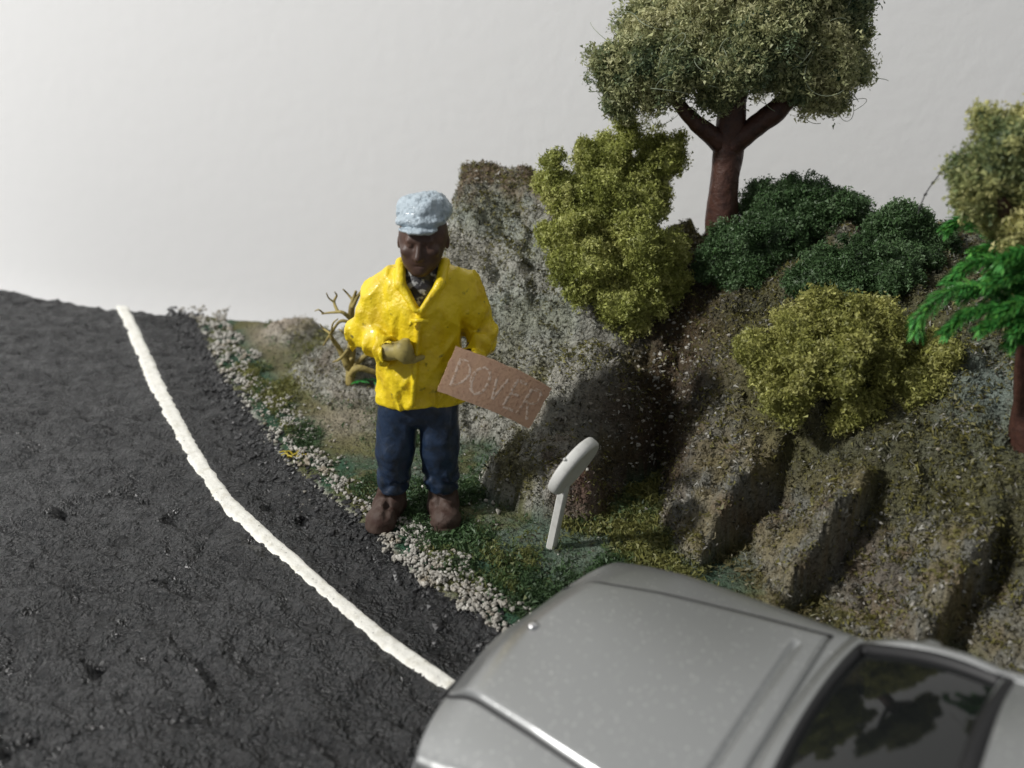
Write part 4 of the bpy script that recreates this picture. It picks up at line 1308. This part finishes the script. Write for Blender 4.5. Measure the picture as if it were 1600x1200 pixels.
# ------------------------------------------------------------------ cardboard with chalk lettering
def build_card():
    YL, YR = FP[1] - 0.60, FP[1] - 0.52
    TL, TR, BR, BL = PY(712, 541, YL + .03), PY(862, 607, YR), PY(826, 670, YR), PY(683, 611, YL - .03)
    base = (TL + TR + BR + BL) / 4
    nrm = np.cross(TR - TL, BL - TL)
    nrm /= np.linalg.norm(nrm)
    if nrm[1] > 0:
        nrm = -nrm                       # towards the viewer
    up = (TL + TR - BL - BR) / 2
    def S(u, v, off=0.0):
        u, v = np.asarray(u, float), np.asarray(v, float)
        p = (TL[None] * ((1 - u) * (1 - v))[:, None] + TR[None] * (u * (1 - v))[:, None] + BR[None] * (u * v)[:, None] + BL[None] * ((1 - u) * v)[:, None])
        arch = 4 * u * (1 - u)
        p = p + nrm * (0.05 * arch - 0.0 + off)[:, None] + up[None] * (0.085 * arch)[:, None]
        return p - base
    nu, nv = 30, 14
    u, v = np.meshgrid(np.linspace(0, 1, nu), np.linspace(0, 1, nv), indexing='ij')
    rag = 0.006 * fbm(u * 14, v * 14, 0, 3, 701)
    u2, v2 = u + rag, v + 0.012 * fbm(u * 10 + 5, v * 9, 0, 3, 702)
    Af = S(u2.ravel(), v2.ravel(), np.full(u.size, 0.012))
    Bf = S(u2.ravel(), v2.ravel(), np.full(u.size, -0.014))
    F = grid_faces(nu, nv)
    N = nu * nv
    ring = [i * nv for i in range(nu)] + [(nu - 1) * nv + j for j in range(1, nv)] + [i * nv + nv - 1 for i in range(nu - 2, -1, -1)] + [j for j in range(nv - 2, 0, -1)]
    side = np.array([[ring[i], ring[(i + 1) % len(ring)], ring[(i + 1) % len(ring)] + N, ring[i] + N] for i in range(len(ring))])
    V = np.vstack([Af, Bf])
    F = np.vstack([F, F[:, ::-1] + N, side[:, ::-1]])
    o = mk('cardboard_sign', V, F, M['card'], loc=base, smooth_shade=False)
    tag(o, 'brown cardboard sign chalked DOVER, held by the figurine', 'sign')
    # strokes of each letter in (u, v) of the card
    L = {'D': [[(.085, .20), (.095, .80)], [(.085, .20), (.17, .24), (.21, .42), (.19, .62), (.095, .80)]],
         'O': [[(.33, .20), (.27, .30), (.255, .52), (.29, .74), (.35, .78), (.40, .66), (.41, .42), (.38, .25), (.33, .20)]],
         'V': [[(.465, .28), (.515, .76)], [(.515, .76), (.575, .24)]],
         'E': [[(.655, .17), (.645, .80)], [(.655, .17), (.755, .17)], [(.65, .46), (.735, .47)], [(.645, .80), (.76, .80)]],
         'R': [[(.825, .20), (.805, .84)], [(.825, .20), (.91, .18), (.945, .32), (.90, .47), (.82, .50)], [(.85, .50), (.93, .84)]]}
    rgc = np.random.default_rng(5)
    for ch, strokes in L.items():
        parts = []
        for st in strokes:
            st = np.array(st, float)
            P = spline(st, 26) if len(st) > 2 else np.linspace(st[0], st[1], 26)
            T = np.gradient(P, axis=0)
            # isotropic stroke width on the card, about 1.5 mm wide board units
            T[:, 0] *= 1.25
            T[:, 1] *= 0.55
            T /= np.linalg.norm(T, axis=1)[:, None]
            wd = 0.017 * (1 + 0.5 * rgc.normal(0, 0.4, 26))
            a = P + np.stack([-T[:, 1] * wd / 1.25, T[:, 0] * wd / 0.55], -1)
            b_ = P - np.stack([-T[:, 1] * wd / 1.25, T[:, 0] * wd / 0.55], -1)
            q = np.stack([a, P, b_], 1).reshape(-1, 2)
            off = np.full(len(q), 0.0135) + np.tile([-.001, 0.001, -.001], 26)
            parts.append((S(q[:, 0], q[:, 1], off), grid_faces(26, 3)))
        V, F = join(parts)
        mk('chalk_letter', V, F, M['chalk'], o)
build_card()

# ------------------------------------------------------------------ blank white road sign
def build_roadsign():
    B = hit(861, 856)
    Cc = PY(896, 728, B[1] - 0.28)
    ax = Cc - B
    ax /= np.linalg.norm(ax)
    n = np.array([0.74, -0.50, -0.45])
    n /= np.linalg.norm(n)
    pax, ax = ax, ax - n * (ax @ n)
    ax /= np.linalg.norm(ax)
    sd = np.cross(ax, n)
    root = empty('road_sign', B, 'blank white round road sign leaning on its post in the grass', 'sign')
    r = 0.365
    prof = [(0, 0.075), (0.80, 0.075), (0.86, 0.085), (0.93, 0.085), (0.985, 0.060), (1.0, 0.02), (1.0, -0.045), (0.97, -0.07), (0.90, -0.08), (0.0, -0.08)]
    th = np.linspace(0, 2 * np.pi, 64, endpoint=False)
    V = []
    for pr, pz in prof:
        for t in th:
            wob = 1 + 0.012 * math.sin(3 * t + 1)
            V.append(Cc - B + (sd * math.cos(t) + ax * math.sin(t)) * max(pr, 1e-3) * r * wob + n * pz * 0.80)
    mk('disc', np.array(V), grid_faces(len(prof), 64, True), M['signwhite'], root)
    # nub left from the mould
    V, F = tube(np.array([Cc - B + (sd * -0.72 + ax * 0.69) * r * 0.99 - n * 0.05, Cc - B + (sd * -0.72 + ax * 0.69) * r * 1.06 - n * 0.05]), [0.022, 0.012], 8)
    mk('mould_nub', V, F, M['signwhite'], root)
    # post: rectangular strip with bevelled edges, from the ground to behind the disc
    hw, hd = 0.046, 0.052
    sec = np.array([(-1, -.7), (-.7, -1), (.7, -1), (1, -.7), (1, .7), (.7, 1), (-.7, 1), (-1, .7)])
    V = []
    top = Cc - B - ax * (r * 0.62)
    for k, u in enumerate([-0.12, 0.0, 0.35, 0.7, 1.0, 1.0]):
        c = top * u if u > 0 else pax * u
        sc_ = (0.55 if k == 0 else 1.0) if k < 5 else 0.01
        for p in sec:
            V.append(c - n * 0.0 + sd * p[0] * hw * sc_ + n * p[1] * hd * sc_)
    mk('post', np.array(V), grid_faces(6, 8, True), M['signwhite'], root, smooth_shade=False)
build_roadsign()

# ------------------------------------------------------------------ silver model car
def car_paint():
    m = material('silver_paint', (0.36, 0.368, 0.366), 0.34, 0.5, metal=0.0, bump=[(9, 0.05, 0.01), (60, 0.10, 0.003)])
    nt = m.node_tree
    bs = nt.nodes['Principled BSDF']
    bs.inputs['Metallic'].default_value = 0.78
    bs.inputs['Coat Weight'].default_value = 0.35
    bs.inputs['Coat Roughness'].default_value = 0.25
    # metal flakes: tiny bright cells
    tc = nt.nodes.new('ShaderNodeTexCoord')
    vo = nt.nodes.new('ShaderNodeTexVoronoi')
    vo.inputs['Scale'].default_value = 38 / U
    nt.links.new(tc.outputs['Object'], vo.inputs['Vector'])
    sp = nt.nodes.new('ShaderNodeSeparateColor')
    lt = nt.nodes.new('ShaderNodeMath')
    lt.operation = 'LESS_THAN'
    lt.inputs[1].default_value = 0.30
    nt.links.new(vo.outputs['Distance'], lt.inputs[0])
    ml = nt.nodes.new('ShaderNodeMath')
    ml.operation = 'MULTIPLY'
    nt.links.new(lt.outputs[0], ml.inputs[1])
    nt.links.new(vo.outputs['Color'], sp.inputs['Color'])
    mr = nt.nodes.new('ShaderNodeMapRange')
    mr.inputs['From Min'].default_value = 0.78
    mr.inputs['From Max'].default_value = 1.0
    mr.inputs['To Max'].default_value = 0.75
    nt.links.new(sp.outputs[0], mr.inputs['Value'])
    mx = nt.nodes.new('ShaderNodeMix')
    mx.data_type = 'RGBA'
    old = bs.inputs['Base Color'].links[0].from_socket
    nt.links.new(mr.outputs[0], ml.inputs[0])
    nt.links.new(ml.outputs[0], mx.inputs['Factor'])
    nt.links.new(old, mx.inputs['A'])
    mx.inputs['B'].default_value = (0.80, 0.80, 0.78, 1)
    nt.links.new(mx.outputs['Result'], bs.inputs['Base Color'])
    return m
M.update({
    'silver': car_paint(),
    'carglass': material('tinted_glass', (0.008, 0.009, 0.009), 0.05, 0.5),
    'rubber': material('black_rubber', (0.012, 0.012, 0.013), 0.5, 0.4),
    'chrome': material('chrome', (0.6, 0.6, 0.6), 0.2, 0.5, metal=1.0),
    'lens': material('headlamp_lens', (0.45, 0.46, 0.47), 0.12, 0.6, metal=0.3),
    'amber': material('tail_lens', (0.35, 0.02, 0.015), 0.2, 0.5),
})
CAR_O = np.array([0.17, 5.69, 0.0])
CU, CR_ = np.array([0.809, -0.588, 0]), np.array([0.588, 0.809, 0])
CARL = 7.0      # tail
car = empty('model_car', CAR_O + CU * 3.3, 'silver metallic model car with dark windscreen parked on the verge', 'car')

def c2w(P):
    """car coordinates (back, right, up) -> relative to the car's root."""
    P = np.asarray(P, float)
    return P[:, :1] * CU + P[:, 1:2] * CR_ + P[:, 2:3] * np.array([0, 0, 1]) - CU * 3.3

def cmk(name, P, F, mat, parent=None, smooth_shade=True, flip=False):
    F = np.asarray(F)
    return mk(name, c2w(P), F[:, ::-1] if flip else F, mat, parent or car, smooth_shade)

UU = [-0.42, -0.395, -0.22, 0.0, 0.6, 1.4, 2.05, 3.0, 4.4, 5.4, 6.3, 6.85, 7.0]
ZC = [1.20, 1.33, 1.37, 1.41, 1.48, 1.54, 1.58, 1.50, 1.50, 1.48, 1.44, 1.36, 1.10]
WW = [1.42, 1.43, 1.44, 1.44, 1.43, 1.40, 1.37, 1.36, 1.37, 1.37, 1.35, 1.30, 1.22]
def zc(u): return np.interp(u, UU, ZC)
def wdt(u): return np.interp(u, UU, WW)

EXN = 2.0 / 15.0
def section(u, n=70):
    """half section from the centre of the top to the sill: flat crowned top, tight shoulder."""
    t = np.linspace(0, 1, n)
    w_ = wdt(u)
    th = np.clip(t / 0.78, 0, 1) * np.pi / 2
    # even spread across the top, then round the shoulder
    y = w_ * np.where(th < np.pi / 4, np.power(np.sin(np.pi / 4), EXN) * th / (np.pi / 4), np.power(np.sin(th), EXN))
    z = ztop(np.full(n, u), y)
    low = t > 0.78
    k = np.clip((t - 0.78) / 0.22, 0, 1)
    zl = float(zlow(u))
    y = np.where(low, w_ * (1 + 0.03 * np.sin(k * np.pi) - 0.06 * k ** 2), y)
    z = np.where(low, zl + (0.34 - zl) * k, z)
    return y, z

def zlow(u): return np.where(zc(u) > 1.05, 0.92, zc(u) - 0.13)

def ztop(u, r):
    """height of the bonnet / deck skin at a point."""
    w_, z_ = wdt(u), zc(u)
    zl = zlow(u)
    s = np.clip(np.abs(r) / w_, 0, 1)
    s = np.minimum(s, 1)
    edge = np.power(np.clip(1 - np.power(s, 2 / EXN), 0, 1), EXN / 2)
    dip = 0.20 * (1 - smooth(-0.43, 0.02, u)) ** 1.5 * (1 - smooth(0.3, 1.35, np.abs(r)))
    return zl + (z_ - 0.05 * s ** 2 - zl) * edge - dip

def nose(u, r):
    """the front of the car is swept back towards the sides."""
    return u + 0.40 * np.clip(np.abs(r) / 1.43, 0, 1) ** 1.7 * (1 - smooth(-0.42, 0.9, u))

def build_car():
    us = np.concatenate([np.linspace(-0.42, 0.3, 40), np.linspace(0.33, 6.6, 160), np.linspace(6.63, 7.0, 16)])
    n = 70
    P = []
    for u in us:
        y, z = section(u, n)
        yy = np.concatenate([-y[::-1], y[1:]])
        zz = np.concatenate([z[::-1], z[1:]])
        P.append(np.stack([nose(np.full_like(yy, u), yy), yy, zz], -1))
    P = np.array(P)
    nv = P.shape[1]
    F = grid_faces(len(us), nv)
    V = P.reshape(-1, 3)
    cen = V[F].mean(1)
    # wheel arches
    arch = np.zeros(len(F), bool)
    for wu in (0.95, 5.35):
        arch |= (np.hypot(cen[:, 0] - wu, cen[:, 2] - 0.50) < 0.58) & (np.abs(cen[:, 1]) > 1.10)
    # opening of the cabin
    cab = (cen[:, 0] > 2.35) & (cen[:, 0] < 5.3) & (np.abs(cen[:, 1]) < 0.9)
    cmk('body', V, F[~arch & ~cab], M['silver'])
    # closed nose and tail
    for idx, nm in ((0, 'front_panel'), (len(us) - 1, 'rear_panel')):
        top = P[idx]
        bot = top.copy()
        bot[:, 2] = 0.34
        mid = (top + bot) / 2
        mid[:, 0] += -0.05 if idx == 0 else 0.05
        W = np.concatenate([top, mid, bot]).reshape(3, nv, 3)
        cmk(nm, W.reshape(-1, 3), grid_faces(3, nv), M['silver'], flip=(idx == 0))
    # underside
    cmk('floor_pan', np.array([[-0.3, -1.2, 0.36], [6.9, -1.2, 0.36], [6.9, 1.2, 0.36], [-0.3, 1.2, 0.36]]), [[0, 1, 2, 3]], M['rubber'])
    # bonnet: its own raised panel with a rolled edge
    nu, nr = 110, 90
    uu = np.linspace(0, 1, nu)
    rr = np.linspace(-1, 1, nr)
    Pb = np.zeros((nu, nr, 3))
    for i, a in enumerate(uu):
        for_r = rr
        u0 = -0.40
        u1 = 1.98
        half = 0.79 + (1.13 - 0.79) * a
        r = for_r * half
        u = u0 + (u1 - u0) * a
        uc = np.full(nr, u)
        Pb[i, :, 1] = r
        Pb[i, :, 0] = nose(uc, r) + 0.0
        z = ztop(uc, r)
        ed = np.minimum(np.minimum((1 - np.abs(for_r)) * half, 9), np.minimum(a, 1 - a) * 2.1)
        ed = np.where(a < 0.5, (1 - np.abs(for_r)) * half, ed)
        lift = (0.040 * np.sqrt(np.clip(ed / 0.04, 0, 1)) - 0.014 * (ed <= 1e-6)) * smooth(-0.02, 0.10, a)
        # vent slot before the windscreen
        slot = np.exp(-((u - 1.785) / 0.018) ** 2) * smooth(0.90, 0.84, np.abs(r))
        Pb[i, :, 2] = z + lift - 0.045 * slot
    cmk('bonnet', Pb.reshape(-1, 3), grid_faces(nu, nr), M['silver'])
    # dark shut line round the bonnet
    a = np.linspace(0, 1, 60)
    def edge_pt(a_, r_):
        u = np.array([-0.40 + 2.38 * a_])
        r = np.array([r_])
        return [float(nose(u, r)[0]), r_, float(ztop(u, r)[0]) + 0.006]
    for sx in (-1, 1):
        V, F = tube(np.array([edge_pt(q_, sx * (0.802 + 0.345 * q_)) for q_ in a]), 0.013, 6)
        cmk('shut_line', V, F, M['rubber'])
    # bonnet badge: small domed roundel
    th = np.linspace(0, 2 * np.pi, 24, endpoint=False)
    pr = [(1.0, 0.0), (0.95, 0.5), (0.7, 0.85), (0.35, 1.0), (0.01, 1.05)]
    zb = float(ztop(np.array([0.0]), np.array([0.0]))[0]) + 0.035
    V = np.array([[0.0 + 0.048 * a * math.cos(t), 0.048 * a * math.sin(t), zb + 0.035 * b_] for a, b_ in pr for t in th])
    cmk('badge', V, grid_faces(len(pr), 24, True), M['chrome'])
    # cowl strip between bonnet and glass
    rr = np.linspace(-1.22, 1.22, 60)
    def arc_base(r): return 2.08 + 0.09 * (r / 1.1) ** 2
    V = []
    for k, (du, dz) in enumerate(((-0.10, -0.01), (-0.09, 0.034), (-0.01, 0.05), (0.03, 0.045), (0.05, 0.01))):
        for r in rr:
            u = arc_base(r) + du
            V.append([u, r, float(ztop(np.array([u]), np.array([r]))[0]) + dz])
    cmk('cowl', np.array(V), grid_faces(5, 60), M['silver'])
    # windscreen
    def ws(a, b_):
        """a up the glass 0..1, b across -1..1"""
        half = 1.12 + (0.82 - 1.12) * a
        r = b_ * half
        u = 2.10 + (3.10 - 2.10) * a + 0.10 * b_ ** 2 * (1 - 0.3 * a)
        z = 1.57 + (2.02 - 1.57) * a + 0.07 * math.sin(math.pi * a) * 1.0 - 0.10 * b_ ** 2 * (0.35 + 0.4 * a)
        return [u, r, z]
    A, B_ = np.linspace(0, 1, 26), np.linspace(-1, 1, 50)
    cmk('windscreen', np.array([ws(a, b_) for a in A for b_ in B_]), grid_faces(26, 50), M['carglass'])
    # rubber seal round it
    seal = [ws(0, b_) for b_ in np.linspace(-1, 1, 40)] + [ws(a, 1) for a in np.linspace(0, 1, 14)[1:]] + [ws(1, b_) for b_ in np.linspace(1, -1, 40)[1:]] + [ws(a, -1) for a in np.linspace(1, 0, 14)[1:]]
    V, F = tube(np.array(seal), 0.06, 8)
    cmk('windscreen_seal', V, F, M['rubber'])
    # pillars and roof rails
    for sx in (-1, 1):
        pts = np.array([ws(-0.06, sx * 1.05), ws(0.3, sx * 1.06), ws(0.7, sx * 1.06), ws(1.0, sx * 1.06)] + [[3.6, sx * 0.90, 2.02], [4.4, sx * 0.90, 2.01], [4.8, sx * 0.92, 1.95], [5.4, sx * 1.02, 1.65], [5.7, sx * 1.06, 1.46]])
        pts[0, 2] -= 0.05
        V, F = tube(spline(pts, 60), np.interp(np.linspace(0, 1, 60), [0, .3, .6, .75, 1], [0.085, 0.078, 0.078, 0.09, 0.14]), 10)
        cmk('pillar', V, F, M['silver'])
        # side glass
        a = np.linspace(0, 1, 14)
        low = [[2.35 + 3.0 * t, sx * 1.25, 1.50] for t in a]
        topc = spline(np.array([ws(0.02, sx * 1.04), ws(0.55, sx * 1.04), [3.2, sx * 0.90, 1.96], [4.3, sx * 0.90, 1.96], [4.8, sx * 0.93, 1.88], [5.5, sx * 1.03, 1.5]]), 14)
        W = np.array([[np.array(l) * (1 - v) + p * v for v in np.linspace(0, 1, 6)] for l, p in zip(low, topc)])
        cmk('side_window', W.reshape(-1, 3), grid_faces(14, 6), M['carglass'], flip=sx > 0)
        # door seam and handle
        V, F = tube(np.array([[4.0, sx * 1.395, 0.95], [4.2, sx * 1.40, 0.95]]), 0.03, 6)
        cmk('door_handle', V, F, M['chrome'])
        # wing mirror
        th = np.linspace(0, 2 * np.pi, 16, endpoint=False)
        V = [[2.62 + k_ * 0.06, sx * (1.36 + 0.0 * k_) + 0.10 * s_ * math.cos(t), 1.60 + 0.055 * s_ * math.sin(t)] for k_, s_ in ((-1.3, 0.02), (-1.1, 0.55), (-0.5, 0.9), (0.2, 1.0), (1.0, 0.98), (1.05, 0.85), (0.9, 0.01)) for t in th]
        mo = cmk('wing_mirror', np.array(V), grid_faces(7, 16, True), M['silver'])
        V, F = tube(np.array([[2.55, sx * 1.20, 1.5], [2.6, sx * 1.38, 1.62]]), [0.05, 0.04], 8)
        cmk('mirror_arm', V, F, M['silver'], mo)
        # headlamp unit
        th = np.linspace(0, 2 * np.pi, 28, endpoint=False)
        V = []
        for s_, d_ in ((1.0, 0.0), (0.95, -0.03), (0.6, -0.05), (0.02, -0.055)):
            for t in th:
                r = sx * (1.02 + 0.26 * s_ * np.sign(math.cos(t)) * abs(math.cos(t)) ** 0.5)
                z = 0.80 + 0.15 * s_ * np.sign(math.sin(t)) * abs(math.sin(t)) ** 0.5
                V.append([-0.48 + 0.40 * min(abs(r) / 1.43, 1) ** 1.7 + d_, r, z])
        hl = cmk('headlamp', np.array(V), grid_faces(4, 28, True), M['lens'])
        V = []
        for s_, d_ in ((1.0, 0.0), (0.9, 0.03), (0.02, 0.035)):
            for t in th:
                V.append([7.03 + d_, sx * (0.85 + 0.27 * s_ * np.sign(math.cos(t)) * abs(math.cos(t)) ** 0.5), 0.95 + 0.12 * s_ * np.sign(math.sin(t)) * abs(math.sin(t)) ** 0.5])
        cmk('tail_lamp', np.array(V), grid_faces(3, 28, True), M['amber'])
    # roof
    A, B_ = np.linspace(0, 1, 30), np.linspace(-1, 1, 40)
    V = []
    for a in A:
        for b_ in B_:
            u = 3.06 + 1.71 * a
            V.append([u + 0.06 * b_ ** 2 * (1 - 2 * a), b_ * (0.87 + 0.02 * math.sin(math.pi * a)), 2.035 + 0.10 * math.sin(math.pi * (0.12 + 0.76 * a)) - 0.035 - 0.06 * abs(b_) ** 3])
    cmk('roof', np.array(V), grid_faces(30, 40), M['silver'])
    V = [[4.75 + 0.95 * a, b_ * (0.88 + 0.17 * a), 2.0 - 0.48 * a + 0.06 * math.sin(math.pi * a) - 0.05 * b_ ** 2] for a in np.linspace(0, 1, 12) for b_ in np.linspace(-1, 1, 30)]
    cmk('rear_window', np.array(V), grid_faces(12, 30), M['carglass'])
    # bumpers, grille
    for u0, sg, nm in ((-0.52, -1, 'front_bumper'), (7.08, 1, 'rear_bumper')):
        rr = np.linspace(-1.38, 1.38, 40)
        pts = np.array([[u0 + (-sg) * 0.40 * (abs(r) / 1.43) ** 1.7, r, 0.48] for r in rr])
        V, F = tube(pts, 0.11, 10)
        cmk(nm, V, F, M['silver'])
    for k in range(5):
        V, F = tube(np.array([[-0.475, -0.62, 0.70 + 0.055 * k], [-0.485, 0.0, 0.70 + 0.055 * k], [-0.475, 0.62, 0.70 + 0.055 * k]]), 0.016, 6)
        cmk('grille_bar', V, F, M['rubber'])
    # wheels
    for wu in (0.95, 5.35):
        for sx in (-1, 1):
            th = np.linspace(0, 2 * np.pi, 40, endpoint=False)
            pr = [(0.30, -0.16), (0.44, -0.17), (0.485, -0.13), (0.495, 0.0), (0.485, 0.13), (0.44, 0.17), (0.30, 0.16)]
            V = np.array([[wu + a * math.cos(t), sx * 1.14 + b_ * sx, 0.50 + a * math.sin(t)] for a, b_ in pr for t in th])
            wh = cmk('wheel', V, grid_faces(len(pr), 40, True), M['rubber'])
            pr = [(0.31, 0.15), (0.28, 0.16), (0.25, 0.10), (0.10, 0.09), (0.07, 0.12), (0.005, 0.125)]
            V = np.array([[wu + a * math.cos(t), sx * 1.14 + b_ * sx, 0.50 + a * math.sin(t)] for a, b_ in pr for t in th])
            cmk('rim', V, grid_faces(len(pr), 40, True), M['chrome'], wh)
            # inside of the wheel arch
            V = np.array([[wu + 0.58 * math.cos(t), sx * y_, 0.50 + 0.58 * math.sin(t)] for y_ in (0.85, 1.36) for t in np.linspace(-0.3, math.pi + 0.3, 30)])
            cmk('wheel_arch', V, grid_faces(2, 30), M['rubber'])
    # cabin floor so that nothing shines through
    cmk('cabin', np.array([[2.2, -1.1, 1.3], [5.4, -1.1, 1.3], [5.4, 1.1, 1.3], [2.2, 1.1, 1.3]]), [[0, 1, 2, 3]], M['rubber'])
build_car()
